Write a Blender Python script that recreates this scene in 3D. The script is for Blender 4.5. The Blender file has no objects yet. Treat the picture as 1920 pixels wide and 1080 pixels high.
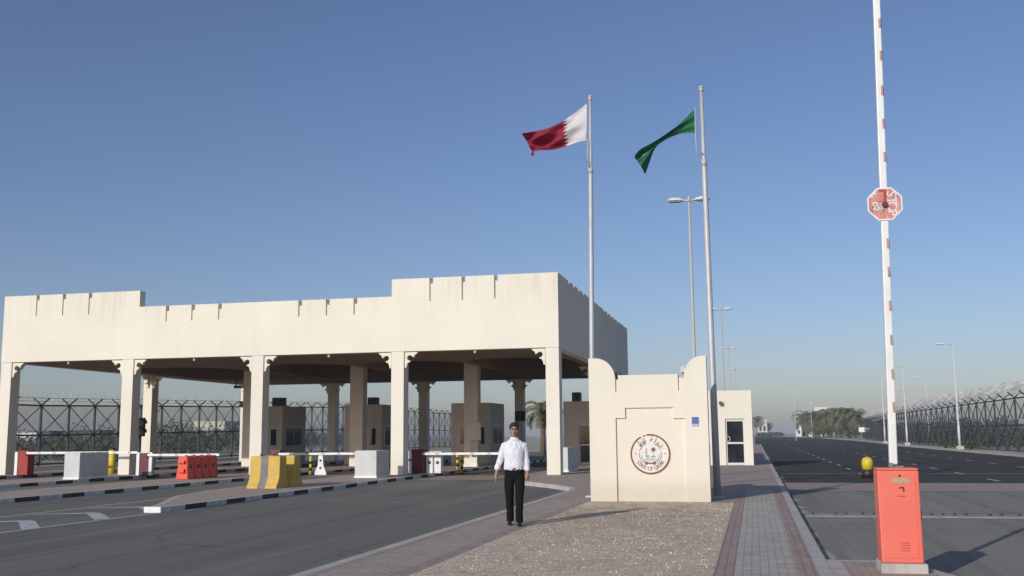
import bpy, bmesh, math, random
from mathutils import Vector, Matrix, geometry
R = math.radians
S = bpy.context.scene
C = S.collection
rnd = random.Random(11)

# ------------------------------------------------------------------ camera
cam_d = bpy.data.cameras.new('camera')
cam = bpy.data.objects.new('camera', cam_d)
C.objects.link(cam)
cam_d.sensor_width = 36.0
cam_d.lens = 1932.0 / 1920.0 * 36.0
cam_d.clip_start = 0.1
cam_d.clip_end = 6000
vr = Vector((0.97383, 0.22711, -0.00860)); vf = Vector((-0.22366, 0.96436, 0.14139))
vf.normalize(); vr = (vr - vf * vr.dot(vf)).normalized(); vu = vr.cross(vf)
cam.matrix_world = Matrix(((vr.x, vu.x, -vf.x, 0.0), (vr.y, vu.y, -vf.y, 0.0), (vr.z, vu.z, -vf.z, 1.7), (0, 0, 0, 1)))
S.camera = cam

# ------------------------------------------------------------------ sky, sun, exposure
SUN_EL, SUN_AZ = 20.5, 202.0
W = bpy.data.worlds.new('World'); S.world = W; W.use_nodes = True
wn = W.node_tree.nodes
sky = wn.new('ShaderNodeTexSky'); sky.sky_type = 'NISHITA'; sky.sun_disc = False
sky.sun_elevation = R(SUN_EL); sky.sun_rotation = R(SUN_AZ)
sky.altitude = 0; sky.air_density = 1.0; sky.dust_density = 1.0; sky.ozone_density = 4.0
tint = wn.new('ShaderNodeMix'); tint.data_type = 'RGBA'; tint.blend_type = 'MULTIPLY'; tint.inputs[0].default_value = 1.0
tint.inputs[7].default_value = (1.075, 0.96, 1.02, 1)
W.node_tree.links.new(sky.outputs[0], tint.inputs[6]); W.node_tree.links.new(tint.outputs[2], wn['Background'].inputs[0])
wn['Background'].inputs[1].default_value = 0.100
sl = bpy.data.lights.new('sun', 'SUN'); sl.energy = 2.95; sl.angle = R(0.5); sl.color = (1.0, 0.985, 0.94)
so = bpy.data.objects.new('sun', sl); C.objects.link(so)
sdir = Vector((math.sin(R(SUN_AZ)) * math.cos(R(SUN_EL)), math.cos(R(SUN_AZ)) * math.cos(R(SUN_EL)), math.sin(R(SUN_EL))))
so.rotation_euler = sdir.to_track_quat('Z', 'Y').to_euler()
S.view_settings.view_transform = 'Standard'; S.view_settings.look = 'None'
S.view_settings.exposure = 0.0; S.view_settings.gamma = 1.0

# ------------------------------------------------------------------ materials
def nodemat(name):
    m = bpy.data.materials.new(name); m.use_nodes = True
    nt = m.node_tree; b = nt.nodes['Principled BSDF']
    return m, nt, nt.nodes, nt.links, b
def tc(nt, scale=(1, 1, 1), loc=(0, 0, 0)):
    t = nt.nodes.new('ShaderNodeTexCoord'); mp = nt.nodes.new('ShaderNodeMapping')
    mp.inputs['Scale'].default_value = scale; mp.inputs['Location'].default_value = loc
    nt.links.new(t.outputs['Object'], mp.inputs[0]); return mp.outputs[0]
def noise(nt, vec, scale, detail=4, rough=0.55):
    n = nt.nodes.new('ShaderNodeTexNoise'); n.inputs['Scale'].default_value = scale
    n.inputs['Detail'].default_value = detail; n.inputs['Roughness'].default_value = rough
    nt.links.new(vec, n.inputs['Vector']); return n.outputs['Fac']
def ramp(nt, fac, stops):
    r = nt.nodes.new('ShaderNodeValToRGB'); e = r.color_ramp.elements
    while len(e) < len(stops): e.new(0.5)
    for k, (p, c) in enumerate(stops):
        e[k].position = p; e[k].color = (c[0], c[1], c[2], 1) if not isinstance(c, (int, float)) else (c, c, c, 1)
    nt.links.new(fac, r.inputs[0]); return r.outputs[0]
def mix(nt, fac, a, b, mode='MIX'):
    m = nt.nodes.new('ShaderNodeMix'); m.data_type = 'RGBA'; m.blend_type = mode
    for sock, v in ((m.inputs[0], fac), (m.inputs[6], a), (m.inputs[7], b)):
        if hasattr(v, 'is_linked'): nt.links.new(v, sock)
        elif isinstance(v, (int, float)): sock.default_value = v
        else: sock.default_value = (v[0], v[1], v[2], 1)
    return m.outputs[2]
def mth(nt, op, a, b=None, c=None):
    m = nt.nodes.new('ShaderNodeMath'); m.operation = op
    for k, v in enumerate((a, b, c)):
        if v is None: continue
        if hasattr(v, 'is_linked'): nt.links.new(v, m.inputs[k])
        else: m.inputs[k].default_value = v
    return m.outputs[0]
def bump(nt, b, h, strength, dist):
    bp = nt.nodes.new('ShaderNodeBump'); bp.inputs['Strength'].default_value = strength
    bp.inputs['Distance'].default_value = dist
    nt.links.new(h, bp.inputs['Height']); nt.links.new(bp.outputs[0], b.inputs['Normal'])
def paint(name, col, rough=0.5, var=0.10, scale=3.0, metal=0.0, dirt=0.0, bumpy=0.0, bscale=60.0, dirtcol=(0.16, 0.13, 0.10)):
    m, nt, N, L, b = nodemat(name)
    v = tc(nt)
    n1 = noise(nt, v, scale, 5)
    lo = [c * (1 - var) for c in col]; hi = [min(1, c * (1 + var)) for c in col]
    colr = ramp(nt, n1, [(0.3, lo), (0.7, hi)])
    if dirt > 0:
        n2 = noise(nt, tc(nt, (1, 1, 0.35), (3, 7, 1)), scale * 1.7, 7, 0.65)
        f = ramp(nt, n2, [(0.5, 0.0), (0.75, dirt)])
        colr = mix(nt, f, colr, dirtcol)
    L.new(colr, b.inputs['Base Color'])
    b.inputs['Roughness'].default_value = rough; b.inputs['Metallic'].default_value = metal
    if bumpy > 0: bump(nt, b, noise(nt, v, bscale, 3), 0.5, bumpy)
    return m
M = {}
# cream render with faint streaks
def plaster(name, col, streak=0.25, foot=0.0, top=0.0):
    m, nt, N, L, b = nodemat(name)
    v = tc(nt)
    big = noise(nt, v, 0.45, 4)
    c1 = ramp(nt, big, [(0.3, [c * 0.95 for c in col]), (0.7, [min(1, c * 1.03) for c in col])])
    st = noise(nt, tc(nt, (2.2, 2.2, 0.12)), 1.6, 6, 0.7)
    f = ramp(nt, st, [(0.52, 0.0), (0.8, streak)])
    c2 = mix(nt, f, c1, (0.42, 0.33, 0.22))
    fine = noise(nt, v, 9.0, 5, 0.7)
    c3 = mix(nt, ramp(nt, fine, [(0.45, 0.0), (0.9, 0.12)]), c2, (0.5, 0.42, 0.32))
    if foot > 0:
        sp = N.new('ShaderNodeSeparateXYZ'); L.new(v, sp.inputs[0])
        hz = mth(nt, 'ADD', sp.outputs[2], mth(nt, 'MULTIPLY', noise(nt, v, 3.5, 6, 0.7), -0.5))
        c3 = mix(nt, ramp(nt, hz, [(-0.0, foot), (0.35, 0.0)]), c3, (0.40, 0.32, 0.22))
    if top > 0:
        sp = N.new('ShaderNodeSeparateXYZ'); L.new(v, sp.inputs[0])
        st2 = noise(nt, tc(nt, (1, 1, 0.06), (4, 2, 0)), 2.4, 6, 0.72)
        drip = mth(nt, 'MULTIPLY', ramp(nt, st2, [(0.50, 0.0), (0.66, top)]), ramp(nt, mth(nt, 'MULTIPLY', mth(nt, 'SUBTRACT', sp.outputs[2], 6.3), 0.6), [(0.1, 0.0), (0.75, 1.0)]))
        c3 = mix(nt, drip, c3, (0.43, 0.33, 0.20))
        c3 = mix(nt, ramp(nt, noise(nt, tc(nt, (1, 1, 0.5), (9, 1, 3)), 0.25, 5, 0.6), [(0.5, 0.0), (0.62, 0.10)]), c3, (0.62, 0.56, 0.45))
    L.new(c3, b.inputs['Base Color']); b.inputs['Roughness'].default_value = 0.85
    bump(nt, b, noise(nt, v, 45, 3), 0.25, 0.01)
    return m
M['cream'] = plaster('cream_render', (0.80, 0.745, 0.62), 0.12, 0.0, 0.22)
M['cream_sign'] = plaster('cream_sign_render', (0.775, 0.715, 0.59), 0.10, 0.30)
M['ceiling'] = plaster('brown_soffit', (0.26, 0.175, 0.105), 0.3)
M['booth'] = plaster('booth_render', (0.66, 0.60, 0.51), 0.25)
def asphalt(name, a=0.085):
    m, nt, N, L, b = nodemat(name)
    v = tc(nt)
    big = noise(nt, tc(nt, (1.0, 0.05, 1)), 0.9, 6, 0.6)
    c1 = ramp(nt, big, [(0.30, (a * 0.86, a * 0.82, a * 0.70)), (0.70, (a * 1.32, a * 1.23, a * 1.02))])
    pat = noise(nt, tc(nt, (1, 1, 1), (9, 4, 2)), 0.16, 3)
    c1 = mix(nt, ramp(nt, pat, [(0.50, 0.0), (0.62, 0.30)]), c1, (a * 1.50, a * 1.38, a * 1.16))
    trk = noise(nt, tc(nt, (1.0, 0.02, 1), (2, 8, 0)), 2.6, 3, 0.5)
    c1 = mix(nt, ramp(nt, trk, [(0.52, 0.0), (0.66, 0.40)]), c1, (a * 0.68, a * 0.65, a * 0.57))
    ck = N.new('ShaderNodeTexVoronoi'); ck.feature = 'DISTANCE_TO_EDGE'; ck.inputs['Scale'].default_value = 0.16
    wob = N.new('ShaderNodeVectorMath'); wob.operation = 'ADD'; L.new(v, wob.inputs[0]); nw = N.new('ShaderNodeTexNoise'); nw.inputs['Scale'].default_value = 0.7; nw.inputs['Detail'].default_value = 6; L.new(v, nw.inputs['Vector']); L.new(nw.outputs['Color'], wob.inputs[1]); L.new(wob.outputs[0], ck.inputs['Vector'])
    c1 = mix(nt, ramp(nt, ck.outputs['Distance'], [(0.0, 0.55), (0.006, 0.0)]), c1, (a * 0.45, a * 0.45, a * 0.43))
    fine = noise(nt, v, 38, 3, 0.7)
    c2 = mix(nt, 0.5, c1, ramp(nt, fine, [(0.35, 0.65), (0.65, 1.35)]), 'MULTIPLY')
    sp = noise(nt, tc(nt, (1, 1, 1), (5, 5, 5)), 2.1, 2)
    c3 = mix(nt, ramp(nt, sp, [(0.70, 0.0), (0.76, 0.55)]), c2, (a * 0.4, a * 0.4, a * 0.4))
    L.new(c3, b.inputs['Base Color']); b.inputs['Roughness'].default_value = 0.95; b.inputs['Specular IOR Level'].default_value = 0.15
    bump(nt, b, fine, 0.6, 0.008)
    return m
M['asphalt'] = asphalt('asphalt', 0.172)
M['asphalt_new'] = asphalt('newer_dark_asphalt', 0.062)
M['asphalt_old'] = asphalt('dusty_asphalt', 0.235)
def gravel():
    m, nt, N, L, b = nodemat('gravel')
    v = tc(nt)
    g1 = noise(nt, v, 24, 4, 0.8)
    st = ramp(nt, g1, [(0.30, (0.25, 0.19, 0.125)), (0.50, (0.60, 0.485, 0.35)), (0.70, (0.84, 0.70, 0.53))])
    g2 = noise(nt, tc(nt, (1, 1, 1), (7, 3, 0)), 7, 5, 0.75)
    st = mix(nt, 0.6, st, ramp(nt, g2, [(0.36, 0.45), (0.5, 1.0), (0.64, 1.55)]), 'MULTIPLY')
    big = noise(nt, v, 0.7, 7, 0.66)
    c = mix(nt, ramp(nt, big, [(0.44, 0.0), (0.62, 0.6)]), st, (0.68, 0.58, 0.44))
    # brown earth showing through towards the wall
    sp = N.new('ShaderNodeSeparateXYZ'); L.new(v, sp.inputs[0])
    near = ramp(nt, mth(nt, 'MULTIPLY', mth(nt, 'ADD', sp.outputs[1], -14.0), 0.1), [(0.10, 0.12), (0.65, 0.75)])
    n3 = noise(nt, tc(nt, (1, 0.6, 1), (2, 2, 0)), 1.6, 7, 0.7)
    f = mth(nt, 'MULTIPLY', ramp(nt, n3, [(0.42, 0.0), (0.60, 1.0)]), near)
    c = mix(nt, f, c, (0.42, 0.275, 0.155))
    L.new(c, b.inputs['Base Color']); b.inputs['Roughness'].default_value = 1.0
    h = mix(nt, 0.5, g1, g2)
    bump(nt, b, h, 0.9, 0.03)
    return m
M['gravel'] = gravel()
def pavers(name, cols, bw=0.2, rh=0.1, mort=(0.16, 0.14, 0.12), rot=0, dust=0.35):
    m, nt, N, L, b = nodemat(name)
    t = N.new('ShaderNodeTexCoord'); mp = N.new('ShaderNodeMapping'); mp.inputs['Rotation'].default_value = (0, 0, rot)
    L.new(t.outputs['Object'], mp.inputs[0])
    br = N.new('ShaderNodeTexBrick'); L.new(mp.outputs[0], br.inputs['Vector'])
    br.inputs['Scale'].default_value = 1.0; br.inputs['Brick Width'].default_value = bw; br.inputs['Row Height'].default_value = rh
    br.inputs['Mortar Size'].default_value = 0.007; br.inputs['Mortar Smooth'].default_value = 0.3; br.inputs['Bias'].default_value = 0
    br.inputs['Color1'].default_value = (*cols[0], 1); br.inputs['Color2'].default_value = (*cols[1], 1); br.inputs['Mortar'].default_value = (*mort, 1)
    n = noise(nt, tc(nt), 1.1, 6, 0.65)
    c = mix(nt, ramp(nt, n, [(0.40, 0.0), (0.75, dust)]), br.outputs['Color'], (0.38, 0.32, 0.25))
    n2 = noise(nt, tc(nt, (1, 1, 1), (4, 1, 0)), 4.0, 4)
    c = mix(nt, 0.35, c, ramp(nt, n2, [(0.3, 0.6), (0.7, 1.3)]), 'MULTIPLY')
    L.new(c, b.inputs['Base Color']); b.inputs['Roughness'].default_value = 0.9
    bump(nt, b, br.outputs['Fac'], -0.4, 0.006)
    return m
M['stone'] = paint('pale_stones', (0.53, 0.43, 0.325), 0.95, 0.65, 4.3)
M['pav_grey'] = pavers('grey_pavers', ((0.58, 0.52, 0.435), (0.45, 0.405, 0.34)))
M['pav_red'] = pavers('red_pavers', ((0.43, 0.305, 0.25), (0.355, 0.25, 0.205)), rot=math.pi / 2)
M['pav_mix'] = pavers('mixed_pavers', ((0.44, 0.345, 0.275), (0.42, 0.375, 0.30)), dust=0.3)
M['pav_pink'] = pavers('pink_pavers', ((0.48, 0.355, 0.285), (0.41, 0.30, 0.24)), dust=0.6)
M['kerb'] = paint('kerb_concrete', (0.50, 0.46, 0.41), 0.9, 0.12, 2.0, dirt=0.5, bumpy=0.01, dirtcol=(0.25, 0.21, 0.17))
def kerbpaint():
    m, nt, N, L, b = nodemat('kerb_black_white_paint')
    t = N.new('ShaderNodeTexCoord'); s = N.new('ShaderNodeSeparateXYZ'); L.new(t.outputs['Object'], s.inputs[0])
    fr = mth(nt, 'FRACT', mth(nt, 'MULTIPLY', mth(nt, 'ADD', s.outputs[1], 100.35), 0.5))
    st = mth(nt, 'GREATER_THAN', fr, 0.5)
    n = noise(nt, tc(nt), 5, 6, 0.7)
    wt = ramp(nt, n, [(0.35, (0.46, 0.45, 0.43)), (0.6, (0.72, 0.70, 0.67))])
    bk = ramp(nt, n, [(0.45, (0.018, 0.018, 0.018)), (0.75, (0.10, 0.09, 0.08))])
    L.new(mix(nt, st, wt, bk), b.inputs['Base Color']); b.inputs['Roughness'].default_value = 0.75
    return m
M['kerb_bw'] = kerbpaint()
def sand():
    m, nt, N, L, b = nodemat('sand')
    v = tc(nt)
    n = noise(nt, v, 0.05, 8, 0.62)
    c = ramp(nt, n, [(0.3, (0.30, 0.25, 0.18)), (0.5, (0.42, 0.355, 0.265)), (0.7, (0.50, 0.435, 0.335))])
    n2 = noise(nt, v, 0.7, 6, 0.7)
    c = mix(nt, ramp(nt, n2, [(0.5, 0.0), (0.7, 0.5)]), c, (0.22, 0.19, 0.125))
    L.new(c, b.inputs['Base Color']); b.inputs['Roughness'].default_value = 1
    return m
M['sand'] = sand()
M['berm'] = paint('pale_sand_bank', (0.55, 0.49, 0.39), 1, 0.1, 0.05)
M['line'] = paint('road_paint_white', (0.52, 0.52, 0.50), 0.7, 0.15, 4, dirt=0.8, dirtcol=(0.13, 0.13, 0.13))
M['spike'] = paint('spike_strip_concrete', (0.30, 0.285, 0.255), 0.9, 0.15, 3, dirt=0.5)
M['red_stud'] = paint('faded_red_road_paint', (0.20, 0.075, 0.068), 0.8, 0.2, 6, dirt=0.6)
M['white'] = paint('white_paint', (0.80, 0.80, 0.78), 0.45, 0.05, 3, dirt=0.25, dirtcol=(0.45, 0.42, 0.37))
M['boom_white'] = paint('boom_white_paint', (0.74, 0.74, 0.71), 0.4, 0.05, 5, dirt=0.22, dirtcol=(0.5, 0.46, 0.4))
M['faded_red'] = paint('faded_red_reflector', (0.42, 0.21, 0.165), 0.6, 0.3, 30, dirt=0.6, dirtcol=(0.62, 0.55, 0.48))
M['pale_stripe'] = paint('bleached_stripe', (0.58, 0.47, 0.44), 0.6, 0.1, 8)
M['orange'] = paint('sunfaded_orange_paint', (0.77, 0.15, 0.10), 0.5, 0.05, 2.5, dirt=0.12, dirtcol=(0.6, 0.28, 0.2))
M['orange_dark'] = paint('orange_lid_paint', (0.42, 0.06, 0.035), 0.5, 0.1, 3)
M['plastic_orange'] = paint('orange_plastic', (0.72, 0.075, 0.04), 0.45, 0.10, 3, dirt=0.25, dirtcol=(0.35, 0.1, 0.07))
M['maroon'] = paint('maroon_paint', (0.13, 0.017, 0.028), 0.4, 0.15, 4)
M['red'] = paint('red_paint', (0.34, 0.02, 0.015), 0.45, 0.15, 4)
M['yellow'] = paint('faded_yellow_paint', (0.62, 0.41, 0.075), 0.7, 0.08, 3, dirt=0.5, bumpy=0.01, dirtcol=(0.42, 0.33, 0.16))
M['yellow_b'] = paint('bright_yellow_plastic', (0.66, 0.50, 0.03), 0.5, 0.12, 5, dirt=0.35, dirtcol=(0.4, 0.32, 0.1))
M['black'] = paint('black_plastic', (0.018, 0.018, 0.019), 0.5, 0.2, 5)
M['grey_paint'] = paint('worn_grey_paint', (0.20, 0.19, 0.18), 0.8, 0.2, 4, dirt=0.5, bumpy=0.01)
M['box_conc'] = paint('pale_painted_concrete', (0.58, 0.60, 0.565), 0.85, 0.06, 2, dirt=0.2, bumpy=0.008, dirtcol=(0.4, 0.38, 0.34))
M['concrete'] = paint('concrete', (0.48, 0.45, 0.40), 0.9, 0.12, 3, dirt=0.4, bumpy=0.01)
M['galv'] = paint('galvanised_steel', (0.48, 0.485, 0.48), 0.5, 0.1, 2, metal=0.15)
M['galv_dull'] = paint('dull_grey_steel', (0.50, 0.49, 0.46), 0.6, 0.08, 2, metal=0.1)
M['fence'] = paint('dark_fence_paint', (0.028, 0.036, 0.042), 0.55, 0.2, 2)
M['wire'] = paint('razor_wire_steel', (0.52, 0.51, 0.50), 0.5, 0.1, 2, metal=0.3)
M['panel_grey'] = paint('grey_sign_board', (0.70, 0.64, 0.55), 0.6, 0.06, 2)
M['lamp'] = paint('lamp_housing', (0.62, 0.62, 0.60), 0.5, 0.05, 2)
M['lampglass'] = paint('lamp_glass', (0.25, 0.26, 0.27), 0.2, 0.05, 2)
M['alu'] = paint('white_aluminium', (0.66, 0.66, 0.65), 0.35, 0.04, 2)
M['ac'] = paint('dark_grey_unit', (0.06, 0.065, 0.065), 0.6, 0.15, 3)
M['plate'] = paint('blue_plate', (0.05, 0.13, 0.36), 0.4, 0.05, 3)
M['plate_w'] = paint('pale_blue_plate', (0.36, 0.42, 0.55), 0.4, 0.05, 3)
M['emb_disc'] = paint('emblem_enamel', (0.78, 0.68, 0.61), 0.5, 0.04, 5, dirt=0.15, dirtcol=(0.6, 0.52, 0.44))
M['emb_in'] = paint('emblem_inner_enamel', (0.70, 0.69, 0.65), 0.5, 0.03, 5)
M['emb_line'] = paint('emblem_maroon', (0.17, 0.055, 0.05), 0.5, 0.2, 12, dirt=0.35, dirtcol=(0.36, 0.24, 0.2))
M['emb_grey'] = paint('emblem_worn_line', (0.30, 0.25, 0.22), 0.5, 0.2, 12)
M['label'] = paint('aged_label', (0.42, 0.33, 0.20), 0.5, 0.15, 25, dirt=0.5, dirtcol=(0.62, 0.42, 0.3))
M['signred'] = paint('faded_stop_red', (0.52, 0.20, 0.175), 0.5, 0.3, 9, dirt=0.95, dirtcol=(0.70, 0.55, 0.50))
M['signred2'] = paint('deep_stop_red', (0.45, 0.03, 0.03), 0.5, 0.2, 9)
M['signwhite'] = paint('sign_white', (0.76, 0.72, 0.68), 0.5, 0.08, 9, dirt=0.4, dirtcol=(0.6, 0.5, 0.45))
M['bwhite'] = paint('white_building', (0.70, 0.68, 0.63), 0.8, 0.06, 0.4, dirt=0.2)
M['bcream'] = paint('cream_building', (0.60, 0.55, 0.45), 0.8, 0.06, 0.4)
M['dark'] = paint('dark_opening', (0.03, 0.03, 0.032), 0.5, 0.2, 1)
M['skin'] = paint('brown_skin', (0.36, 0.20, 0.13), 0.5, 0.08, 14)
M['hair'] = paint('black_hair', (0.010, 0.009, 0.009), 0.55, 0.3, 60, bumpy=0.01, bscale=160)
def cloth(name, col, sc=9, strength=0.7, dist=0.03):
    m, nt, N, L, b = nodemat(name)
    v = tc(nt, (1, 1, 0.5))
    n = noise(nt, v, sc, 4, 0.6)
    L.new(ramp(nt, n, [(0.3, [c * 0.93 for c in col]), (0.7, [min(1, c * 1.04) for c in col])]), b.inputs['Base Color'])
    b.inputs['Roughness'].default_value = 0.95; b.inputs['Specular IOR Level'].default_value = 0.1
    bump(nt, b, n, strength, dist); return m
M['shirt'] = cloth('white_cotton', (0.74, 0.74, 0.78))
M['trousers'] = cloth('black_trousers', (0.011, 0.011, 0.012), 7, 0.8, 0.04)
M['shoe'] = paint('black_leather', (0.014, 0.012, 0.011), 0.35, 0.2, 10)
M['eye'] = paint('eye', (0.03, 0.02, 0.015), 0.2, 0.1, 10)
M['lip'] = paint('lips', (0.17, 0.06, 0.05), 0.5, 0.1, 20)
M['trunk'] = paint('palm_trunk', (0.17, 0.12, 0.08), 0.95, 0.3, 6, bumpy=0.05, bscale=9)
def glass(name, col=(0.012, 0.014, 0.016)):
    m, nt, N, L, b = nodemat(name)
    n = noise(nt, tc(nt), 3, 3)
    L.new(ramp(nt, n, [(0.3, col), (0.7, [c * 2.4 for c in col])]), b.inputs['Base Color'])
    b.inputs['Roughness'].default_value = 0.06; b.inputs['IOR'].default_value = 1.5
    return m
M['glass'] = glass('dark_window_glass')
def leafmat(name, a, c2):
    m, nt, N, L, b = nodemat(name)
    n = noise(nt, tc(nt), 0.9, 4, 0.7)
    oi = N.new('ShaderNodeObjectInfo')
    L.new(ramp(nt, n, [(0.3, a), (0.7, c2)]), b.inputs['Base Color'])
    b.inputs['Roughness'].default_value = 0.7
    tr = N.new('ShaderNodeBsdfTranslucent'); tr.inputs[0].default_value = (c2[0] * 1.2, c2[1] * 1.4, c2[2], 1)
    mx = N.new('ShaderNodeMixShader'); mx.inputs[0].default_value = 0.25
    L.new(b.outputs[0], mx.inputs[1]); L.new(tr.outputs[0], mx.inputs[2])
    L.new(mx.outputs[0], N['Material Output'].inputs[0]); return m
M['palm'] = leafmat('palm_fronds', (0.10, 0.105, 0.045), (0.22, 0.215, 0.11))
M['palm_dry'] = leafmat('dry_palm_fronds', (0.22, 0.15, 0.09), (0.34, 0.24, 0.14))
M['leaf'] = leafmat('shrub_leaves', (0.05, 0.06, 0.025), (0.115, 0.125, 0.06))
M['scrub'] = leafmat('grey_scrub_leaves', (0.075, 0.083, 0.058), (0.15, 0.155, 0.105))
def meshmat():
    m, nt, N, L, b = nodemat('fence_wire_mesh')
    b.inputs['Base Color'].default_value = (0.05, 0.06, 0.07, 1); b.inputs['Roughness'].default_value = 0.6
    tp = N.new('ShaderNodeBsdfTransparent'); mx = N.new('ShaderNodeMixShader')
    n = noise(nt, tc(nt), 1.5, 2)
    L.new(ramp(nt, n, [(0.3, 0.20), (0.7, 0.30)]), mx.inputs[0])
    L.new(tp.outputs[0], mx.inputs[1]); L.new(b.outputs[0], mx.inputs[2])
    L.new(mx.outputs[0], N['Material Output'].inputs[0]); return m
M['mesh'] = meshmat()

# ------------------------------------------------------------------ mesh builder
class MB:
    def __init__(s): s.v = []; s.f = []; s.mi = []; s.sm = []; s.cur = 0
    def add(s, vs, fs, mi=None, smooth=False):
        o = len(s.v); s.v += [tuple(p) for p in vs]
        for f in fs:
            s.f.append([i + o for i in f]); s.mi.append(s.cur if mi is None else mi); s.sm.append(smooth)
    def box(s, x0, x1, y0, y1, z0, z1, mi=None):
        s.add([(x0, y0, z0), (x1, y0, z0), (x1, y1, z0), (x0, y1, z0), (x0, y0, z1), (x1, y0, z1), (x1, y1, z1), (x0, y1, z1)],
              [(0, 3, 2, 1), (4, 5, 6, 7), (0, 1, 5, 4), (1, 2, 6, 5), (2, 3, 7, 6), (3, 0, 4, 7)], mi)
    def quad(s, a, b, c, d, mi=None): s.add([a, b, c, d], [(0, 1, 2, 3)], mi)
    def ring_loft(s, rings, cap0=True, cap1=True, smooth=True, mi=None):
        n = len(rings[0]); vs = [p for r in rings for p in r]; fs = []
        for k in range(len(rings) - 1):
            for i in range(n):
                j = (i + 1) % n
                fs.append((k * n + i, k * n + j, (k + 1) * n + j, (k + 1) * n + i))
        s.add(vs, fs, mi, smooth)
        if cap0: s.add(rings[0], [tuple(range(n - 1, -1, -1))], mi)
        if cap1: s.add(rings[-1], [tuple(range(n))], mi)
    def tube(s, pts, rad, n=8, smooth=True, mi=None, cap=True):
        pts = [Vector(p) for p in pts]
        if not isinstance(rad, (list, tuple)): rad = [rad] * len(pts)
        rings = []; prev = None
        for k, p in enumerate(pts):
            t = (pts[min(k + 1, len(pts) - 1)] - pts[max(k - 1, 0)]).normalized()
            if prev is None:
                a = Vector((0, 0, 1)) if abs(t.z) < 0.9 else Vector((1, 0, 0))
                u = t.cross(a).normalized()
            else: u = (prev - t * prev.dot(t)).normalized()
            w = t.cross(u); prev = u
            rings.append([p + (u * math.cos(2 * math.pi * i / n) + w * math.sin(2 * math.pi * i / n)) * rad[k] for i in range(n)])
        s.ring_loft(rings, cap, cap, smooth, mi)
    def bar(s, a, b, w, mi=None): s.tube([a, b], w * 0.707, 4, False, mi)
    def ellipsoid(s, c, r, n=14, m=10, mi=None, rot=None):
        rings = []
        for k in range(1, m):
            th = math.pi * k / m
            ring = []
            for i in range(n):
                ph = 2 * math.pi * i / n
                p = Vector((r[0] * math.sin(th) * math.cos(ph), r[1] * math.sin(th) * math.sin(ph), -r[2] * math.cos(th)))
                if rot: p = rot @ p
                ring.append(p + Vector(c))
            rings.append(ring)
        s.ring_loft(rings, True, True, True, mi)
    def prism(s, poly, holes, fn, d0, d1, mi=None):
        """2D polygon with holes, extruded; fn(u,v,d)->xyz"""
        loops = [poly] + list(holes or [])
        tris = geometry.tessellate_polygon([[Vector((p[0], p[1], 0)) for p in l] for l in loops])
        flat = [p for l in loops for p in l]; n = len(flat)
        vs = [fn(p[0], p[1], d0) for p in flat] + [fn(p[0], p[1], d1) for p in flat]
        fs = []
        for t in tris: fs.append(tuple(t)); fs.append(tuple(i + n for i in reversed(t)))
        o = 0
        for l in loops:
            k = len(l)
            for i in range(k): fs.append((o + i, o + (i + 1) % k, n + o + (i + 1) % k, n + o + i))
            o += k
        s.add(vs, fs, mi)
    def build(s, name, mats, parent=None, bevel=0.0, local=False, fixn=True, remesh=0.0, smooth_it=0):
        me = bpy.data.meshes.new(name)
        off = Vector((0, 0, 0))
        if parent is not None and not local: off = rootloc(parent)
        me.from_pydata([(p[0] - off.x, p[1] - off.y, p[2] - off.z) for p in s.v], [], s.f)
        if not isinstance(mats, (list, tuple)): mats = [mats]
        for m in mats: me.materials.append(M[m] if isinstance(m, str) else m)
        for p, mi, sm in zip(me.polygons, s.mi, s.sm): p.material_index = mi; p.use_smooth = sm
        bm = bmesh.new(); bm.from_mesh(me)
        bmesh.ops.remove_doubles(bm, verts=bm.verts, dist=1e-5)
        if fixn: bmesh.ops.recalc_face_normals(bm, faces=bm.faces)
        if bevel > 0:
            ed = [e for e in bm.edges if len(e.link_faces) == 2 and e.calc_face_angle(0) > 0.6]
            bmesh.ops.bevel(bm, geom=ed, offset=bevel, segments=2, affect='EDGES', profile=0.6, clamp_overlap=True)
        bm.to_mesh(me); bm.free()
        o = bpy.data.objects.new(name, me); C.objects.link(o)
        if remesh > 0:
            md = o.modifiers.new('r', 'REMESH'); md.mode = 'VOXEL'; md.voxel_size = remesh; md.use_smooth_shade = True
            if smooth_it:
                ms = o.modifiers.new('s', 'SMOOTH'); ms.iterations = smooth_it; ms.factor = 0.5
            dg = bpy.context.evaluated_depsgraph_get()
            nm = bpy.data.meshes.new_from_object(o.evaluated_get(dg))
            o.modifiers.clear(); o.data = nm; nm.name = name
        if parent is not None: o.parent = parent
        return o
def rootloc(o):
    l = Vector((0, 0, 0))
    while o is not None: l += o.location; o = o.parent
    return l
def thing(name, label, cat, loc=(0, 0, 0), group=None):
    o = bpy.data.objects.new(name, None); C.objects.link(o); o.location = loc
    o.empty_display_size = 0.1
    return tag(o, label, cat, group)
def tag(o, label=None, cat=None, group=None, kind=None):
    if label: o['label'] = label
    if cat: o['category'] = cat
    if group: o['group'] = group
    if kind: o['kind'] = kind
    return o
def copy_tree(o, parent=None):
    c = o.copy(); C.objects.link(c)
    if parent is not None: c.parent = parent
    for ch in list(o.children): copy_tree(ch, c)
    return c
def dup(o, loc, label, rz=None):
    c = copy_tree(o); c.location = loc; c['label'] = label
    if rz is not None: c.rotation_euler.z = rz
    return c
def struct(o): o['kind'] = 'structure'; return o
def XZ(y): return lambda u, v, d: (u, d, v)
def YZ(x=0): return lambda u, v, d: (d, u, v)
def XY(u, v, d): return (u, v, d)
def circ(cx, cy, r, n=32, a0=0.0): return [(cx + r * math.cos(a0 + 2 * math.pi * i / n), cy + r * math.sin(a0 + 2 * math.pi * i / n)) for i in range(n)]

ZI = 0.13      # height of islands and pavements above the road

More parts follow.
